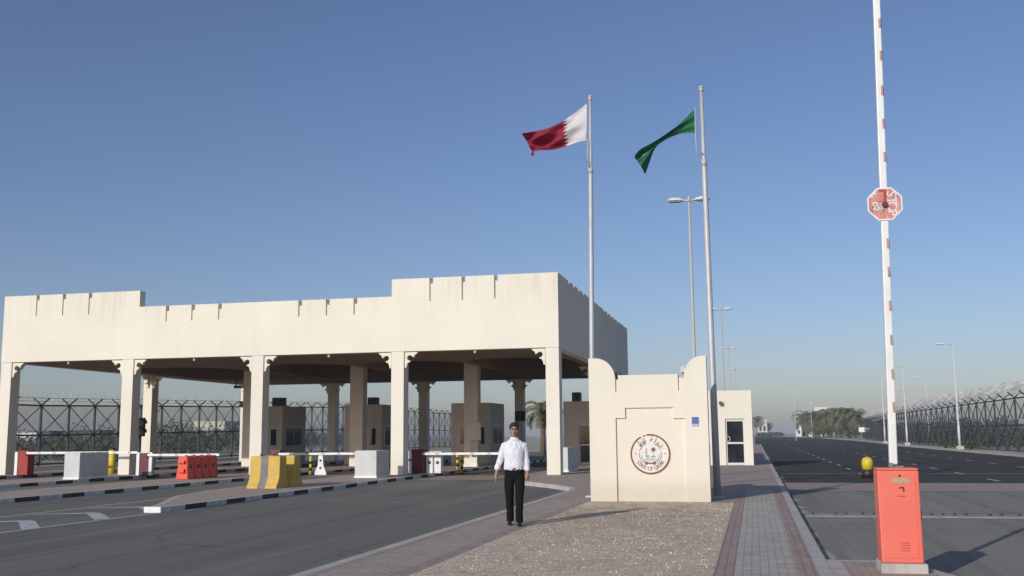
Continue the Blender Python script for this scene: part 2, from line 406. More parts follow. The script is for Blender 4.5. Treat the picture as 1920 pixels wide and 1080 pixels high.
# ------------------------------------------------------------------ setting: ground, roads, islands
def grid_sheet(name, x0, x1, y0, y1, z, mat, nx=1, ny=1, zf=None):
    b = MB(); vs = []; fs = []
    for j in range(ny + 1):
        for i in range(nx + 1):
            x = x0 + (x1 - x0) * i / nx; y = y0 + (y1 - y0) * j / ny
            vs.append((x, y, z + (zf(x, y) if zf else 0)))
    for j in range(ny):
        for i in range(nx):
            a = j * (nx + 1) + i; fs.append((a, a + 1, a + nx + 2, a + nx + 1))
    b.add(vs, fs); return struct(b.build(name, mat))
def sheet(name, poly, z, mat):
    b = MB()
    tris = geometry.tessellate_polygon([[Vector((p[0], p[1], 0)) for p in poly]])
    b.add([(p[0], p[1], z) for p in poly], [tuple(t) for t in tris])
    o = b.build(name, mat)
    if o.data.polygons and o.data.polygons[0].normal.z < 0: o.data.flip_normals()
    return struct(o)
grid_sheet('ground', -1500, 1500, -200, 2500, -0.02, 'sand')
sheet('toll_road', [(-43, -15), (-1, -15), (-1, 105), (-43, 105)], 0.0, 'asphalt')
sheet('main_road', [(0.0, -15), (17.0, -15), (17.0, 34.4), (0.0, 34.4)], 0.002, 'asphalt_old')
sheet('far_road', [(0.0, 34.4), (17.0, 34.4), (17.0, 140), (18.6, 175), (19.6, 230), (19.0, 320), (16, 400), (12.5, 470), (9, 552), (0.0, 552)], 0.002, 'asphalt_new')

# islands: kerb ring (face painted / plain) and paved top
def island(name, poly, facemat, topmat, kw=0.16, kmat='kerb'):
    ins = inset(poly, kw)
    b = MB(); n = len(poly)
    for i in range(n):
        j = (i + 1) % n
        p, q, pi, qi = poly[i], poly[j], ins[i], ins[j]
        b.add([(p[0], p[1], -0.02), (q[0], q[1], -0.02), (q[0], q[1], ZI), (p[0], p[1], ZI)], [(0, 1, 2, 3)], 0)
        b.add([(p[0], p[1], ZI), (q[0], q[1], ZI), (qi[0], qi[1], ZI), (pi[0], pi[1], ZI)], [(0, 1, 2, 3)], 1)
    struct(b.build(name + '_kerb', [facemat, kmat]))
    return ins
def inset(poly, d):
    n = len(poly); out = []
    area = sum(poly[i][0] * poly[(i + 1) % n][1] - poly[(i + 1) % n][0] * poly[i][1] for i in range(n))
    sg = 1 if area > 0 else -1
    for i in range(n):
        p0, p1, p2 = Vector(poly[i - 1]), Vector(poly[i]), Vector(poly[(i + 1) % n])
        e1 = (p1 - p0).normalized(); e2 = (p2 - p1).normalized()
        n1 = Vector((-e1.y, e1.x)) * sg; n2 = Vector((-e2.y, e2.x)) * sg
        bi = (n1 + n2); k = bi.length_squared
        bi = bi * (2 / k) if k > 1e-6 else n1
        out.append((p1.x + bi.x * d, p1.y + bi.y * d))
    return out
def toll_island(xr, xl, ynose, yend):
    return [(xr - 0.05, ynose), (xr, ynose + 0.25), (xr, yend), (xl, yend), (xl, ynose + 9.0), (xl + 0.12, ynose + 7.0), (xl + 0.65, ynose + 4.2), (xr - 0.75, ynose + 0.9), (xr - 0.42, ynose + 0.05)]
for nm, xr, xl, yn in (('first_island', -13.3, -16.2, 21.7), ('second_island', -19.6, -22.4, 20.5), ('third_island', -25.8, -28.5, 19.5), ('fourth_island', -32.0, -34.6, 22.0)):
    ins = island(nm, toll_island(xr, xl, yn, 67), 'kerb_bw', 'pav_pink')
    sheet(nm + '_paving', ins, ZI - 0.001, 'pav_pink')
# white painted nose block of the first island is a kerb stone of its own
b = MB(); b.box(-13.78, -13.345, 21.66, 21.80, 0.0, ZI + 0.008)
struct(b.build('first_island_nose_kerb', 'white', bevel=0.015))

main_is = [(0.80, -12), (0.80, 150), (-4.2, 150), (-5.0, 74), (-10.1, 68), (-10.1, 54), (-9.0, 52), (-9.0, 38.2), (-8.65, 36.7), (-7.95, 35.3), (-7.2, 34.2), (-6.3, 32.8), (-5.5, 31.2), (-5.25, 29.8), (-5.25, -12)]
ins = island('median', main_is, 'kerb', 'pav_mix')
# kerb is laid already: now the surfaces, edge to edge
sheet('gravel_patch', [(-3.9, -11.8), (-0.52, -11.8), (-0.52, 24.6), (-3.9, 24.6)], ZI - 0.001, 'gravel')
b = MB(); rg = random.Random(77)
for k in range(9000):
    y = 9.5 + 15.0 * rg.random() ** 1.15; x = rg.uniform(-3.88, -0.54); q = rg.uniform(0.005, 0.013) * (1.8 if rg.random() < 0.04 else 1); a = rg.uniform(0, 6.3); zz = ZI + q * 0.25
    p = [(x + q * rg.uniform(.7, 1.3) * math.cos(a + i * 1.2566), y + q * rg.uniform(.7, 1.3) * math.sin(a + i * 1.2566), zz - q * 0.3) for i in range(5)]
    t1 = (x + rg.uniform(-.3, .3) * q, y + rg.uniform(-.3, .3) * q, zz + q * rg.uniform(.35, .7))
    b.add(p + [t1], [(i, (i + 1) % 5, 5) for i in range(5)])
tag(b.build('gravel_stones', 'stone', fixn=False), 'loose pale stones scattered over the gravel', 'gravel', kind='stuff')
sheet('left_paving', [(-4.95, -11.8), (-4.12, -11.8), (-4.12, 24.6), (-4.12, 26.2), (-4.95, 26.2)], ZI - 0.001, 'pav_mix')
sheet('left_outer_band', [(-5.09, -11.8), (-4.95, -11.8), (-4.95, 26.2), (-5.09, 26.2)], ZI - 0.001, 'pav_red')
sheet('left_inner_band', [(-4.12, -11.8), (-3.9, -11.8), (-3.9, 24.6), (-4.12, 24.6)], ZI - 0.001, 'pav_red')
sheet('right_inner_band', [(-0.52, -11.8), (-0.29, -11.8), (-0.29, 30), (-0.52, 30)], ZI - 0.001, 'pav_red')
sheet('right_paving', [(-0.29, -11.8), (0.42, -11.8), (0.42, 30), (-0.29, 30)], ZI - 0.001, 'pav_grey')
sheet('right_outer_band', [(0.42, -11.8), (0.64, -11.8), (0.64, 30), (0.42, 30)], ZI - 0.001, 'pav_red')
sheet('back_paving', [(-4.12, 24.6), (-0.52, 24.6), (-0.52, 30), (0.64, 30), (0.64, 149.8), (-4.05, 149.8), (-4.86, 73.9), (-9.94, 67.9), (-9.94, 54.1), (-8.84, 52.1), (-8.84, 38.3), (-8.5, 36.8), (-7.82, 35.4), (-7.07, 34.3), (-6.16, 32.9), (-5.35, 31.25), (-5.09, 29.8), (-5.09, 26.2), (-4.12, 26.2)], ZI - 0.001, 'pav_pink')
# small island carrying the near barrier
nb = [(0.805, -12), (2.25, -12), (2.25, 11.9), (2.05, 12.6), (1.88, 13.2), (1.62, 13.75), (0.805, 13.75)]
ins = island('barrier_island', nb, 'kerb', 'pav_pink')
sheet('barrier_island_paving', ins, ZI - 0.001, 'pav_pink')
# far kerb along the fence side
b = MB()
kp = [(17.0, -15), (17.0, 140), (18.6, 175), (19.6, 230), (19.0, 320), (16, 400), (12.5, 470), (9, 552)]
for i in range(len(kp) - 1):
    p, q = Vector((*kp[i], 0)), Vector((*kp[i + 1], 0)); e = (q - p).normalized(); nrm = Vector((e.y, -e.x, 0)) * 0.3
    b.add([p, q, q + Vector((0, 0, .13)), p + Vector((0, 0, .13)), p + nrm + Vector((0, 0, .13)), q + nrm + Vector((0, 0, .13))], [(0, 1, 2, 3), (3, 2, 5, 4)])
struct(b.build('road_kerb', 'kerb'))
sheet('verge', [(17.3, -15), (24, -15), (24, 140), (25, 230), (24, 320), (21, 400), (14, 552), (9.3, 552), (12.8, 470), (16.3, 400), (19.3, 320), (19.9, 230), (18.9, 175), (17.3, 140)], 0.11, 'sand')

rg = random.Random(5)
def drift(name, x, side, y0, y1, w):
    p = []; y = y0; q = []
    while y < y1:
        p.append((x, y)); q.append((x + side * w * rg.uniform(0.1, 1.0) * rg.random(), y)); y += rg.uniform(0.25, 0.7)
    b = MB(); vs = []; fs = []
    for i in range(len(p)): vs += [(p[i][0], p[i][1], 0.012), (q[i][0], q[i][1], 0.0045)]
    for i in range(len(p) - 1): fs.append((2 * i, 2 * i + 1, 2 * i + 3, 2 * i + 2))
    b.add(vs, fs); struct(b.build(name, 'sand'))
drift('sand_drift', -5.255, -1, 4, 30, 0.45); drift('sand_drift', 0.805, 1, 13.9, 90, 0.35); drift('sand_drift', -13.295, 1, 22, 60, 0.3); drift('sand_drift', -19.595, 1, 21, 60, 0.3); drift('sand_drift', 16.99, -1, 20, 140, 0.8)
# markings
def marks(name, polys, mat, z):
    b = MB()
    for p in polys:
        tr = geometry.tessellate_polygon([[Vector((q[0], q[1], 0)) for q in p]])
        b.add([(q[0], q[1], z) for q in p], [tuple(t) for t in tr])
    o = b.build(name, mat)
    for pl in o.data.polygons:
        if pl.normal.z < 0: o.data.flip_normals(); break
    return struct(o)
def strip(x0, y0, x1, y1, w):
    d = Vector((x1 - x0, y1 - y0)).normalized(); nn = Vector((-d.y, d.x)) * w / 2
    return [(x0 + nn.x, y0 + nn.y), (x1 + nn.x, y1 + nn.y), (x1 - nn.x, y1 - nn.y), (x0 - nn.x, y0 - nn.y)]
pl = [strip(-13.95, 6, -13.42, 21.5, 0.13), strip(-13.25, 22.5, -13.17, 40, 0.10), strip(-16.15, 8, -16.35, 26, 0.12), strip(-16.35, 26, -16.45, 36, 0.10),
      strip(-19.5, 14, -19.45, 40, 0.10), strip(-22.4, 12, -22.3, 27, 0.1), strip(-25.65, 14, -25.6, 40, 0.1)]
marks('edge_lines', pl, 'line', 0.006)
pl = []
for yr in (13.0, 15.2, 17.5, 19.75, 21.8):
    pl.append([(-13.62, yr - 0.15), (-14.95, yr + 1.45), (-16.1, yr + 1.05), (-16.1, yr + 1.23), (-15.05, yr + 1.85), (-14.78, yr + 1.75), (-13.55, yr + 0.30)])
marks('gore_chevrons', pl, 'line', 0.0065)
pl = []
for X, y0, st in ((4.2, 38, 6.0), (8.05, 38.5, 6.2), (12.2, 40, 6.2)):
    for k in range(22):
        y = y0 + st * k
        pl.append(strip(X, y, X, y + 1.9, 0.13))
marks('lane_dashes', pl, 'line', 0.008)
marks('give_way_line', [strip(1.0, 45.5, 16.8, 45.3, 0.16)], 'line', 0.007)
sheet('brick_crossing', [(0.82, 32.2), (16.9, 32.0), (16.9, 36.6), (0.82, 36.8)], 0.007, 'pav_red')
marks('brick_crossing_edges', [strip(0.82, 32.1, 16.9, 31.9, 0.4), strip(0.82, 36.95, 16.9, 36.75, 0.3)], 'spike', 0.0085)
sheet('lane_brick_band', [(-13.1, 39.0), (-9.9, 39.0), (-9.9, 43.5), (-13.1, 43.5)], 0.006, 'pav_red')
sheet('wide_lane_band', [(-19.4, 42.0), (-15.8, 42.0), (-15.8, 46.5), (-19.4, 46.5)], 0.006, 'pav_red')
b = MB()
for r, y in ((0, 19.3), (1, 20.7)):
    for k in range(26):
        x = 1.35 + 0.56 * k + 0.1 * r + rnd.uniform(-.03, .03)
        if rnd.random() < 0.12: continue
        b.box(x, x + 0.15, y, y + 0.06, 0.003, 0.014)
struct(b.build('rumble_studs', 'red_stud'))

# low spike strip beside the stop line
t = thing('spike_strip', 'low concrete strip with dark spike slots across the right hand road', 'spike strip', (0.9, 22.6, 0))
b = MB(); b.box(0.95, 16.8, 22.3, 22.95, 0.0, 0.022); b.build('base', 'spike', t, bevel=0.01)
x = 1.1
while x < 16.6:
    b = MB(); b.box(x, x + 0.03, 22.72, 22.93, 0.018, 0.045); x += rnd.choice((0.22, 0.22, 0.22, 0.33, 0.45)); b.build('spike', 'black', t)

# ------------------------------------------------------------------ toll canopy
XL, XR, YF, YB, ZS, ZLO, ZHI = -33.60, -7.55, 40.8, 64.5, 5.2, 7.53, 8.26
can = thing('toll_canopy', 'long cream toll plaza canopy with notched parapet carried on square columns', 'canopy', (-20.6, 52.6, 0))
def notched(segs, zb):
    """segs: list of (x0,x1,ztop,[notch x],depth,width) left to right -> outline"""
    top = []
    for x0, x1, zt, ns, dp, wd in segs:
        top.append((x0, zt))
        for x in ns: top += [(x - wd / 2, zt), (x - wd / 2, zt - dp), (x + wd / 2, zt - dp), (x + wd / 2, zt)]
        top.append((x1, zt))
    return [(segs[0][0], zb)] + top + [(segs[-1][1], zb)]
NT = [(-33.60, -26.58, ZHI, [-31.83, -30.45, -29.10]), (-26.58, -14.67, ZLO, [-25.18, -23.92, -22.62, -18.83, -17.56, -16.30]), (-14.67, XR, ZHI, [-12.93, -11.53, -10.14])]
front_back = notched([(a, c, z, n, 0.24, 0.17) for a, c, z, n in NT], ZS)
front_face = notched([(a, c, z, [x - 0.02 for x in n], 0.98 if z == ZHI else 0.70, 0.055) for a, c, z, n in NT], ZS)
front_face = []
top = []
for a, c, z, ns in NT:
    top.append((a, z)); dl = 0.98 if z == ZHI else 0.70
    for x in ns:
        top += [(x - 0.085, z), (x - 0.085, z - dl), (x - 0.02, z - dl), (x - 0.02, z - 0.24), (x + 0.085, z - 0.24), (x + 0.085, z)]
    top.append((c, z))
front_face = [(XL, ZS)] + top + [(XR, ZS)]
b = MB(); b.prism(front_face, None, XZ(0), YF, YF + 0.13); b.prism(front_back, None, XZ(0), YF + 0.13, YF + 0.42)
b.build('parapet', 'cream', can)
ys = [43.4, 44.7, 46.0, 47.3, 54.2, 55.6, 57.0, 58.4, 59.8]
for nm, x0, x1, notch in (('parapet', XR - 0.40, XR, ys), ('parapet', XL, XL + 0.40, ys)):
    o = notched([(YF + 0.42, YB, ZHI, notch, 0.24, 0.20)], ZS)
    b = MB(); b.prism(o, None, YZ(), x0, x1); b.build('parapet', 'cream', can)
b = MB(); b.box(XL + 0.4, XR - 0.4, YB - 0.4, YB, ZS, ZLO); b.build('parapet', 'cream', can)
# soffit with one deep recess over the booths
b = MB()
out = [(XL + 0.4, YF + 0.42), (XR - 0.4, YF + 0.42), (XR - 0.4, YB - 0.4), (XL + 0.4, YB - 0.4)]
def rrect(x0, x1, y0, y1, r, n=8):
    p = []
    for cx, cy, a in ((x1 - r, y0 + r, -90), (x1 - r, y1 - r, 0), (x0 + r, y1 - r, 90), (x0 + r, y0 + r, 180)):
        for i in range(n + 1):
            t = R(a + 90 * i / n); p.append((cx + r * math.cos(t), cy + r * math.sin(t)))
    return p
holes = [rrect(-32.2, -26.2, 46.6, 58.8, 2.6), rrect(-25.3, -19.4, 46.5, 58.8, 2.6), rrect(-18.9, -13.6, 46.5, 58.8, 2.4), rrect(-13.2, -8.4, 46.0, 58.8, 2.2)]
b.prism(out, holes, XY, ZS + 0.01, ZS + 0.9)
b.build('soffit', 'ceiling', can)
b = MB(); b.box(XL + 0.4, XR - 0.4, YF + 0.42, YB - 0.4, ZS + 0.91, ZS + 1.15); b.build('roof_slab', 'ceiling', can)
# bracket outline (u out from the column, v down from the soffit)
br = [(0, 0), (0.56, 0), (0.48, -0.09), (0.42, -0.11), (0.385, -0.23), (0.325, -0.165)]
for i in range(11):
    a = R(40 + 250 * i / 10)
    br.append((0.205 + 0.115 * math.cos(a), -0.235 + 0.115 * math.sin(a)))
br += [(0.215, -0.40), (0.12, -0.44), (0.09, -0.52), (0.06, -0.64), (0, -0.66)]
CX = [-33.32, -27.05, -20.77, -14.40, -7.83]
CYS = [(40.82, 41.44), (52.3, 52.95), (63.75, 64.4)]
for r, (y0, y1) in enumerate(CYS):
    for k, x in enumerate(CX):
        w = 0.275 if r != 1 or k in (0, 4) else 0.37
        b = MB(); b.box(x - w, x + w, y0 + (0.004 if r == 0 else 0), y1, ZI - 0.01, ZS + (0.0 if r != 1 else 0.88) - 0.002)
        col = b.build('column', 'cream', can, bevel=0.012)
        if r == 1 and k not in (0, 4): continue
        for s in (-1, 1):
            if (k == 0 and s < 0) or (k == 4 and s > 0): continue
            b = MB(); yy = y0 + 0.05
            b.prism([(x + s * (w + 0.03 + u), ZS - 0.035 + v) for u, v in br], None, XZ(0), yy, yy + 0.14)
            b.box(min(x + s * w, x + s * (w + 0.05)), max(x + s * w, x + s * (w + 0.05)), yy + 0.04, yy + 0.10, ZS - 0.55, ZS - 0.1)
            b.build('bracket', 'cream', col)
        if k in (0, 4):
            for s in (-1, 1):
                if (r == 0 and s < 0) or (r == 2 and s > 0): continue
                b = MB(); yb = y1 if s > 0 else y0; xx = x - 0.07
                b.prism([(yb + s * (0.02 + u), ZS - 0.035 + v) for u, v in br], None, YZ(), xx, xx + 0.14)
                b.build('bracket', 'cream', col)
for x in (-30.2, -23.9, -17.55, -11.1):
    b = MB(); b.tube([(x, YF + 0.2, ZS + 0.02), (x, YF + 0.2, ZS - 0.14)], 0.05, 10); b.box(x - 0.07, x + 0.07, YF + 0.13, YF + 0.27, ZS - 0.02, ZS + 0.01)
    b.build('light_fitting', 'white', can)
b = MB(); b.tube([(-30.9, 58, ZS), (-30.9, 58, ZS - 0.35)], 0.04, 8); b.box(-31.0, -30.6, 57.9, 58.1, ZS - 0.5, ZS - 0.34); b.build('light_fitting', 'ac', can)

# ------------------------------------------------------------------ booths
def framed(b_parent, name, x0, x1, z0, z1, yw, axis, sign, fr=0.06, mullions=0, rails=0, fmat='alu', proud=0.03):
    """window on a wall. axis 'y': wall plane y=yw, outward sign; axis 'x': wall plane x=yw, x0..x1 runs along y"""
    def P(a0, a1, c0, c1, d0, d1, mb):
        lo, hi = min(yw + sign * d0, yw + sign * d1), max(yw + sign * d0, yw + sign * d1)
        if axis == 'y': mb.box(a0, a1, lo, hi, c0, c1)
        else: mb.box(lo, hi, a0, a1, c0, c1)
    f = MB()
    P(x0, x1, z1 - fr, z1, -0.01, proud, f); P(x0, x1, z0, z0 + fr, -0.01, proud, f)
    P(x0, x0 + fr, z0 + fr, z1 - fr, -0.01, proud, f); P(x1 - fr, x1, z0 + fr, z1 - fr, -0.01, proud, f)
    for k in range(mullions):
        x = x0 + (x1 - x0) * (k + 1) / (mullions + 1); P(x - fr * .4, x + fr * .4, z0 + fr, z1 - fr, -0.01, proud - 0.005, f)
    for k in range(rails):
        z = z0 + (z1 - z0) * (k + 1) / (rails + 1); P(x0 + fr, x1 - fr, z - fr * .5, z + fr * .5, -0.01, proud - 0.005, f)
    fo = f.build(name, fmat, b_parent, bevel=0.004)
    g = MB(); P(x0 + fr * .6, x1 - fr * .6, z0 + fr * .6, z1 - fr * .6, -0.005, 0.008, g)
    g.build('pane', 'glass', fo)
    return fo
def make_booth(x0, x1, y0, y1, h, label, door, group='toll booths under the canopy', mat='booth'):
    t = thing('toll_booth', label, 'booth', ((x0 + x1) / 2, (y0 + y1) / 2, ZI), group)
    z0 = ZI
    b = MB(); T = 0.14
    if door:
        dx0, dx1, dz = door
        b.prism([(x0, z0), (dx0, z0), (dx0, dz), (dx1, dz), (dx1, z0), (x1, z0), (x1, h), (x0, h)], None, XZ(0), y0, y0 + T)
    else:
        b.prism([(x0, z0), (x1, z0), (x1, h), (x0, h)], None, XZ(0), y0, y0 + T)
    b.box(x0, x0 + T, y0 + T, y1, z0, h); b.box(x1 - T, x1, y0 + T, y1, z0, h); b.box(x0 + T, x1 - T, y1 - T, y1, z0, h)
    b.build('wall', mat, t)
    b = MB(); b.box(x0 + T, x1 - T, y0 + T, y1 - T, h - 0.25, h - 0.1); b.build('roof', 'concrete', t)
    if door:
        y = y0 + 0.10
        b = MB(); f = 0.075
        b.box(dx0, dx0 + f, y, y + 0.06, z0, dz); b.box(dx1 - f, dx1, y, y + 0.06, z0, dz); b.box(dx0 + f, dx1 - f, y, y + 0.06, dz - f * 1.7, dz)
        b.box(dx0 + f, dx1 - f, y, y + 0.06, z0, z0 + f * 1.6); zm = z0 + (dz - z0) * 0.475
        b.box(dx0 + f, dx1 - f, y, y + 0.06, zm - 0.045, zm + 0.045)
        d = b.build('door', 'alu', t, bevel=0.004)
        b = MB(); b.box(dx0 + f, dx1 - f, y + 0.025, y + 0.04, z0 + f, dz - f); b.build('pane', 'glass', d)
        b = MB(); b.tube([(dx0 + 0.10, y - 0.01, zm + 0.08), (dx0 + 0.2, y - 0.05, zm + 0.12), (dx0 + 0.22, y - 0.06, zm + 0.22), (dx0 + 0.17, y - 0.05, zm + 0.31), (dx0 + 0.10, y - 0.01, zm + 0.33)], 0.016, 8)
        b.build('handle', 'alu', d)
    else:
        framed(t, 'window', x1 - 0.75, x1 - 0.28, 1.18, 2.2, y0, 'y', -1)
        framed(t, 'window', x0 + 0.45, x0 + 0.95, 1.18, 2.2, y0, 'y', -1)
    framed(t, 'window', y0 + 0.4, y1 - 0.5, 1.15, 2.3, x1, 'x', 1, mullions=1)
    framed(t, 'window', y0 + 0.4, y1 - 0.5, 1.15, 2.3, x0, 'x', -1, mullions=1)
    b = MB(); b.box(x0 - 0.03, x1 + 0.03, y0 - 0.03, y1 + 0.03, z0 - 0.005, z0 + 0.10); b.build('plinth', 'concrete', t) if not door else None
    return t
make_booth(-28.2, -26.0, 54.3, 57.45, 3.45, 'plain booth under the canopy behind the black traffic signal', None)
make_booth(-22.25, -20.05, 54.3, 57.45, 3.45, 'plain booth under the canopy behind the column beside the yellow and grey block', None)
make_booth(-16.05, -13.85, 54.3, 57.45, 3.45, 'plain booth under the canopy right behind the grey sign board on a post', None)
make_booth(-9.85, -7.55, 54.3, 57.45, 3.45, 'shaded booth with a glazed door, just left of the emblem wall', (-9.05, -8.15, 2.3))
rb = make_booth(-2.2, -0.1, 53.0, 56.3, 3.82, 'sunlit cream booth with white glazed door right of the emblem wall', (-1.42, -0.48, 2.42), 'booths beside the main road', 'cream')
b = MB(); b.tube([(-1.6, 52.96, 3.2), (-1.6, 52.8, 3.2)], 0.05, 8); b.box(-1.68, -1.52, 52.75, 52.87, 3.12, 3.28); b.build('wall_lamp', 'ac', rb)
def unit(x, y, w, h, lab):
    t = thing('air_conditioner', lab, 'air conditioner', (x, y, 3.35), 'units on the booth roofs')
    b = MB(); b.box(x - w / 2, x + w / 2, y, y + 0.6, 3.37, 3.45 + h); b.build('casing', 'ac', t, bevel=0.02)
    b = MB()
    for k in range(6): b.box(x - w / 2 + 0.05, x + w / 2 - 0.05, y - 0.012, y + 0.004, 3.5 + k * (h - 0.1) / 6, 3.53 + k * (h - 0.1) / 6)
    b.build('grille', 'black', t)
unit(-26.6, 54.8, 0.62, 0.5, 'dark box unit on the roof of the leftmost booth')
unit(-20.85, 54.8, 0.5, 0.42, 'dark box unit on the roof of the booth second from left')
unit(-9.25, 54.8, 0.44, 0.5, 'dark box unit on the booth roof just left of the emblem wall')

# ------------------------------------------------------------------ emblem wall
ew = thing('sign_wall', 'cream masonry wall with horned corners and a recessed panel on the gravel', 'wall', (-2.44, 24.7, ZI))
YW = 24.7
def horn(xo, xi, s):
    # quarter curve from the outer top down to the inner edge
    p = []
    for i in range(9):
        a = math.pi / 2 * i / 8
        p.append((xo + (xi - xo) * math.sin(a), 3.0 + 0.52 * math.cos(a)))
    return p
lh = [(-3.85, 3.52)] + horn(-3.68, -3.21, 1)
rh = [(-1.05, 3.52)] + horn(-1.16, -1.585, -1)
SL = 0.045
full = [(-3.85, 0.05)] + lh + [(-3.21, 3.0), (-3.14, 3.0), (-3.14, 3.10), (-1.72, 3.10), (-1.72, 3.02)] + list(reversed(rh)) + [(-1.05, 0.05)]
face = [(-3.85, 0.05)] + lh + [(-3.21, 2.70), (-3.21 + SL, 2.70), (-3.21 + SL, 2.98), (-3.14, 3.0), (-3.14, 3.10), (-1.72, 3.10), (-1.72, 2.71), (-1.72 + SL, 2.71), (-1.72 + SL, 3.02)] + list(reversed(rh)) + [(-1.05, 0.05)]
def dedupe(p):
    o = []
    for q in p:
        if not o or (abs(q[0] - o[-1][0]) + abs(q[1] - o[-1][1])) > 1e-4: o.append(q)
    return o
full = dedupe(full); face = dedupe(face)
panel = [(-3.22, 0.055), (-1.59, 0.055), (-1.59, 2.06), (-1.86, 2.06), (-1.86, 2.32), (-2.99, 2.32), (-2.99, 2.08), (-3.22, 2.08)]
# front skin as outline that runs round the recess (open at the foot)
skin = [(-3.22, 0.05), (-3.22, 2.08), (-2.99, 2.08), (-2.99, 2.32), (-1.86, 2.32), (-1.86, 2.06), (-1.59, 2.06), (-1.59, 0.05)]
skin = [(-3.85, 0.05)] + face[1:-1] + [(-1.05, 0.05)] + list(reversed(skin))
b = MB(); b.prism(skin, None, XZ(0), YW, YW + 0.055); b.prism(full, None, XZ(0), YW + 0.055, YW + 0.42)
b.build('wall', 'cream_sign', ew)

for x, z, lab in ((-3.19, 3.06, 'small dark floodlight in the left notch of the emblem wall'), (-1.60, 3.20, 'small pale floodlight by the right horn of the emblem wall')):
    t = thing('floodlight', lab, 'floodlight', (x, 24.95, z - 0.06), 'floodlights on the emblem wall')
    b = MB(); b.box(x - 0.06, x + 0.05, 24.86, 25.02, z - 0.05, z + 0.10); b.build('casing', 'ac' if x < -2 else 'galv_dull', t, bevel=0.01)
    b = MB(); b.box(x - 0.02, x + 0.02, 24.95, 25.0, z - 0.12, z - 0.05); b.build('bracket', 'ac', t)

# lettering helper: every glyph as flat mesh data
_txt = bpy.data.curves.new('lettering', 'FONT'); _to = bpy.data.objects.new('lettering', _txt)
def glyph(ch, size):
    C.objects.link(_to); _txt.body = ch; _txt.size = size; _txt.align_x = 'CENTER'; _txt.align_y = 'CENTER'; _txt.resolution_u = 3
    bpy.context.view_layer.update()
    dg = bpy.context.evaluated_depsgraph_get(); e = _to.evaluated_get(dg); me = e.to_mesh()
    vs = [(v.co.x, v.co.y) for v in me.vertices]; fs = [tuple(p.vertices) for p in me.polygons]
    e.to_mesh_clear(); C.objects.unlink(_to)
    return vs, fs
EX, EZ, EY = -2.42, 1.23, YW + 0.055
em = thing('emblem', 'round maroon and white state emblem with lettering mounted on the recessed panel', 'emblem', (EX, EY, EZ))
def ann(r0, r1, a0, a1, y, b, n=40):
    pts = []
    for i in range(n + 1):
        a = R(a0 + (a1 - a0) * i / n); pts.append((EX + r1 * math.cos(a), EZ + r1 * math.sin(a)))
    for i in range(n, -1, -1):
        a = R(a0 + (a1 - a0) * i / n); pts.append((EX + r0 * math.cos(a), EZ + r0 * math.sin(a)))
    b.prism(pts, None, XZ(0), y, y - 0.006)
b = MB(); b.prism(circ(EX, EZ, 0.462, 64), None, XZ(0), EY + 0.004, EY - 0.014); b.build('disc', 'emb_disc', em)
b = MB(); ann(0.432, 0.470, 118, 460, EY - 0.0145, b, 90); ann(0.436, 0.462, 103, 112, EY - 0.0145, b, 6); b.build('outer_ring', 'emb_line', em)
b = MB(); b.prism(circ(EX, EZ, 0.265, 48), None, XZ(0), EY - 0.014, EY - 0.018); b.build('centre_field', 'emb_in', em)
b = MB()
for a0, a1 in ((20, 70), (110, 165), (172, 235), (305, 370)): ann(0.252, 0.268, a0, a1, EY - 0.0185, b, 16)
b.build('inner_ring', 'emb_grey', em)
b = MB()
def put(vs, fs, ang, rad, inward, b, sx=1.0):
    # ang: degrees; inward: glyph top towards the centre
    a = R(ang); rot = a + math.pi / 2 if inward else a - math.pi / 2
    c, s = math.cos(rot), math.sin(rot)
    cx, cz = EX + rad * math.cos(a), EZ + rad * math.sin(a)
    b.add([(cx + (x * sx) * c - y * s, EY - 0.0205, cz + (x * sx) * s + y * c) for x, y in vs], fs)
word = 'STATE OF QATAR'
for k, ch in enumerate(word):
    if ch == ' ': continue
    vs, fs = glyph(ch, 0.125)
    b = MB(); put(vs, fs, 214 + (326 - 214) * k / (len(word) - 1), 0.345, True, b, 1.0); b.build('letter', 'emb_line', em)
ara = [('\uFEAE', 136), ('\uFEC4', 124), ('\uFED7', 111), ('\uFE94', 90), ('\uFEDF', 75), ('\uFEED', 61), ('\uFEA9', 47)]
ara = [('\uFEAE', 142), ('\uFEC4', 129), ('\uFED7', 114), ('\uFE94', 84), ('\uFEDF', 68), ('\uFEED', 53), ('\uFEA9', 38)]
for ch, a in ara:
    vs, fs = glyph(ch, 0.19)
    b = MB(); put(vs, fs, a, 0.335, False, b, 1.0); b.build('letter', 'emb_line', em)
for a in (178, 2, 160, 22):
    p = Vector((EX + 0.345 * math.cos(R(a)), EZ + 0.345 * math.sin(R(a)))); rr = 0.022 if a in (178, 2) else 0.012
    st = []
    for i in range(10):
        q = rr if i % 2 == 0 else rr * 0.5; st.append((p.x + q * math.sin(2 * math.pi * i / 10), p.y + q * math.cos(2 * math.pi * i / 10)))
    b = MB(); b.prism(st, None, XZ(0), EY - 0.0145, EY - 0.020); b.build('star', 'emb_line', em)
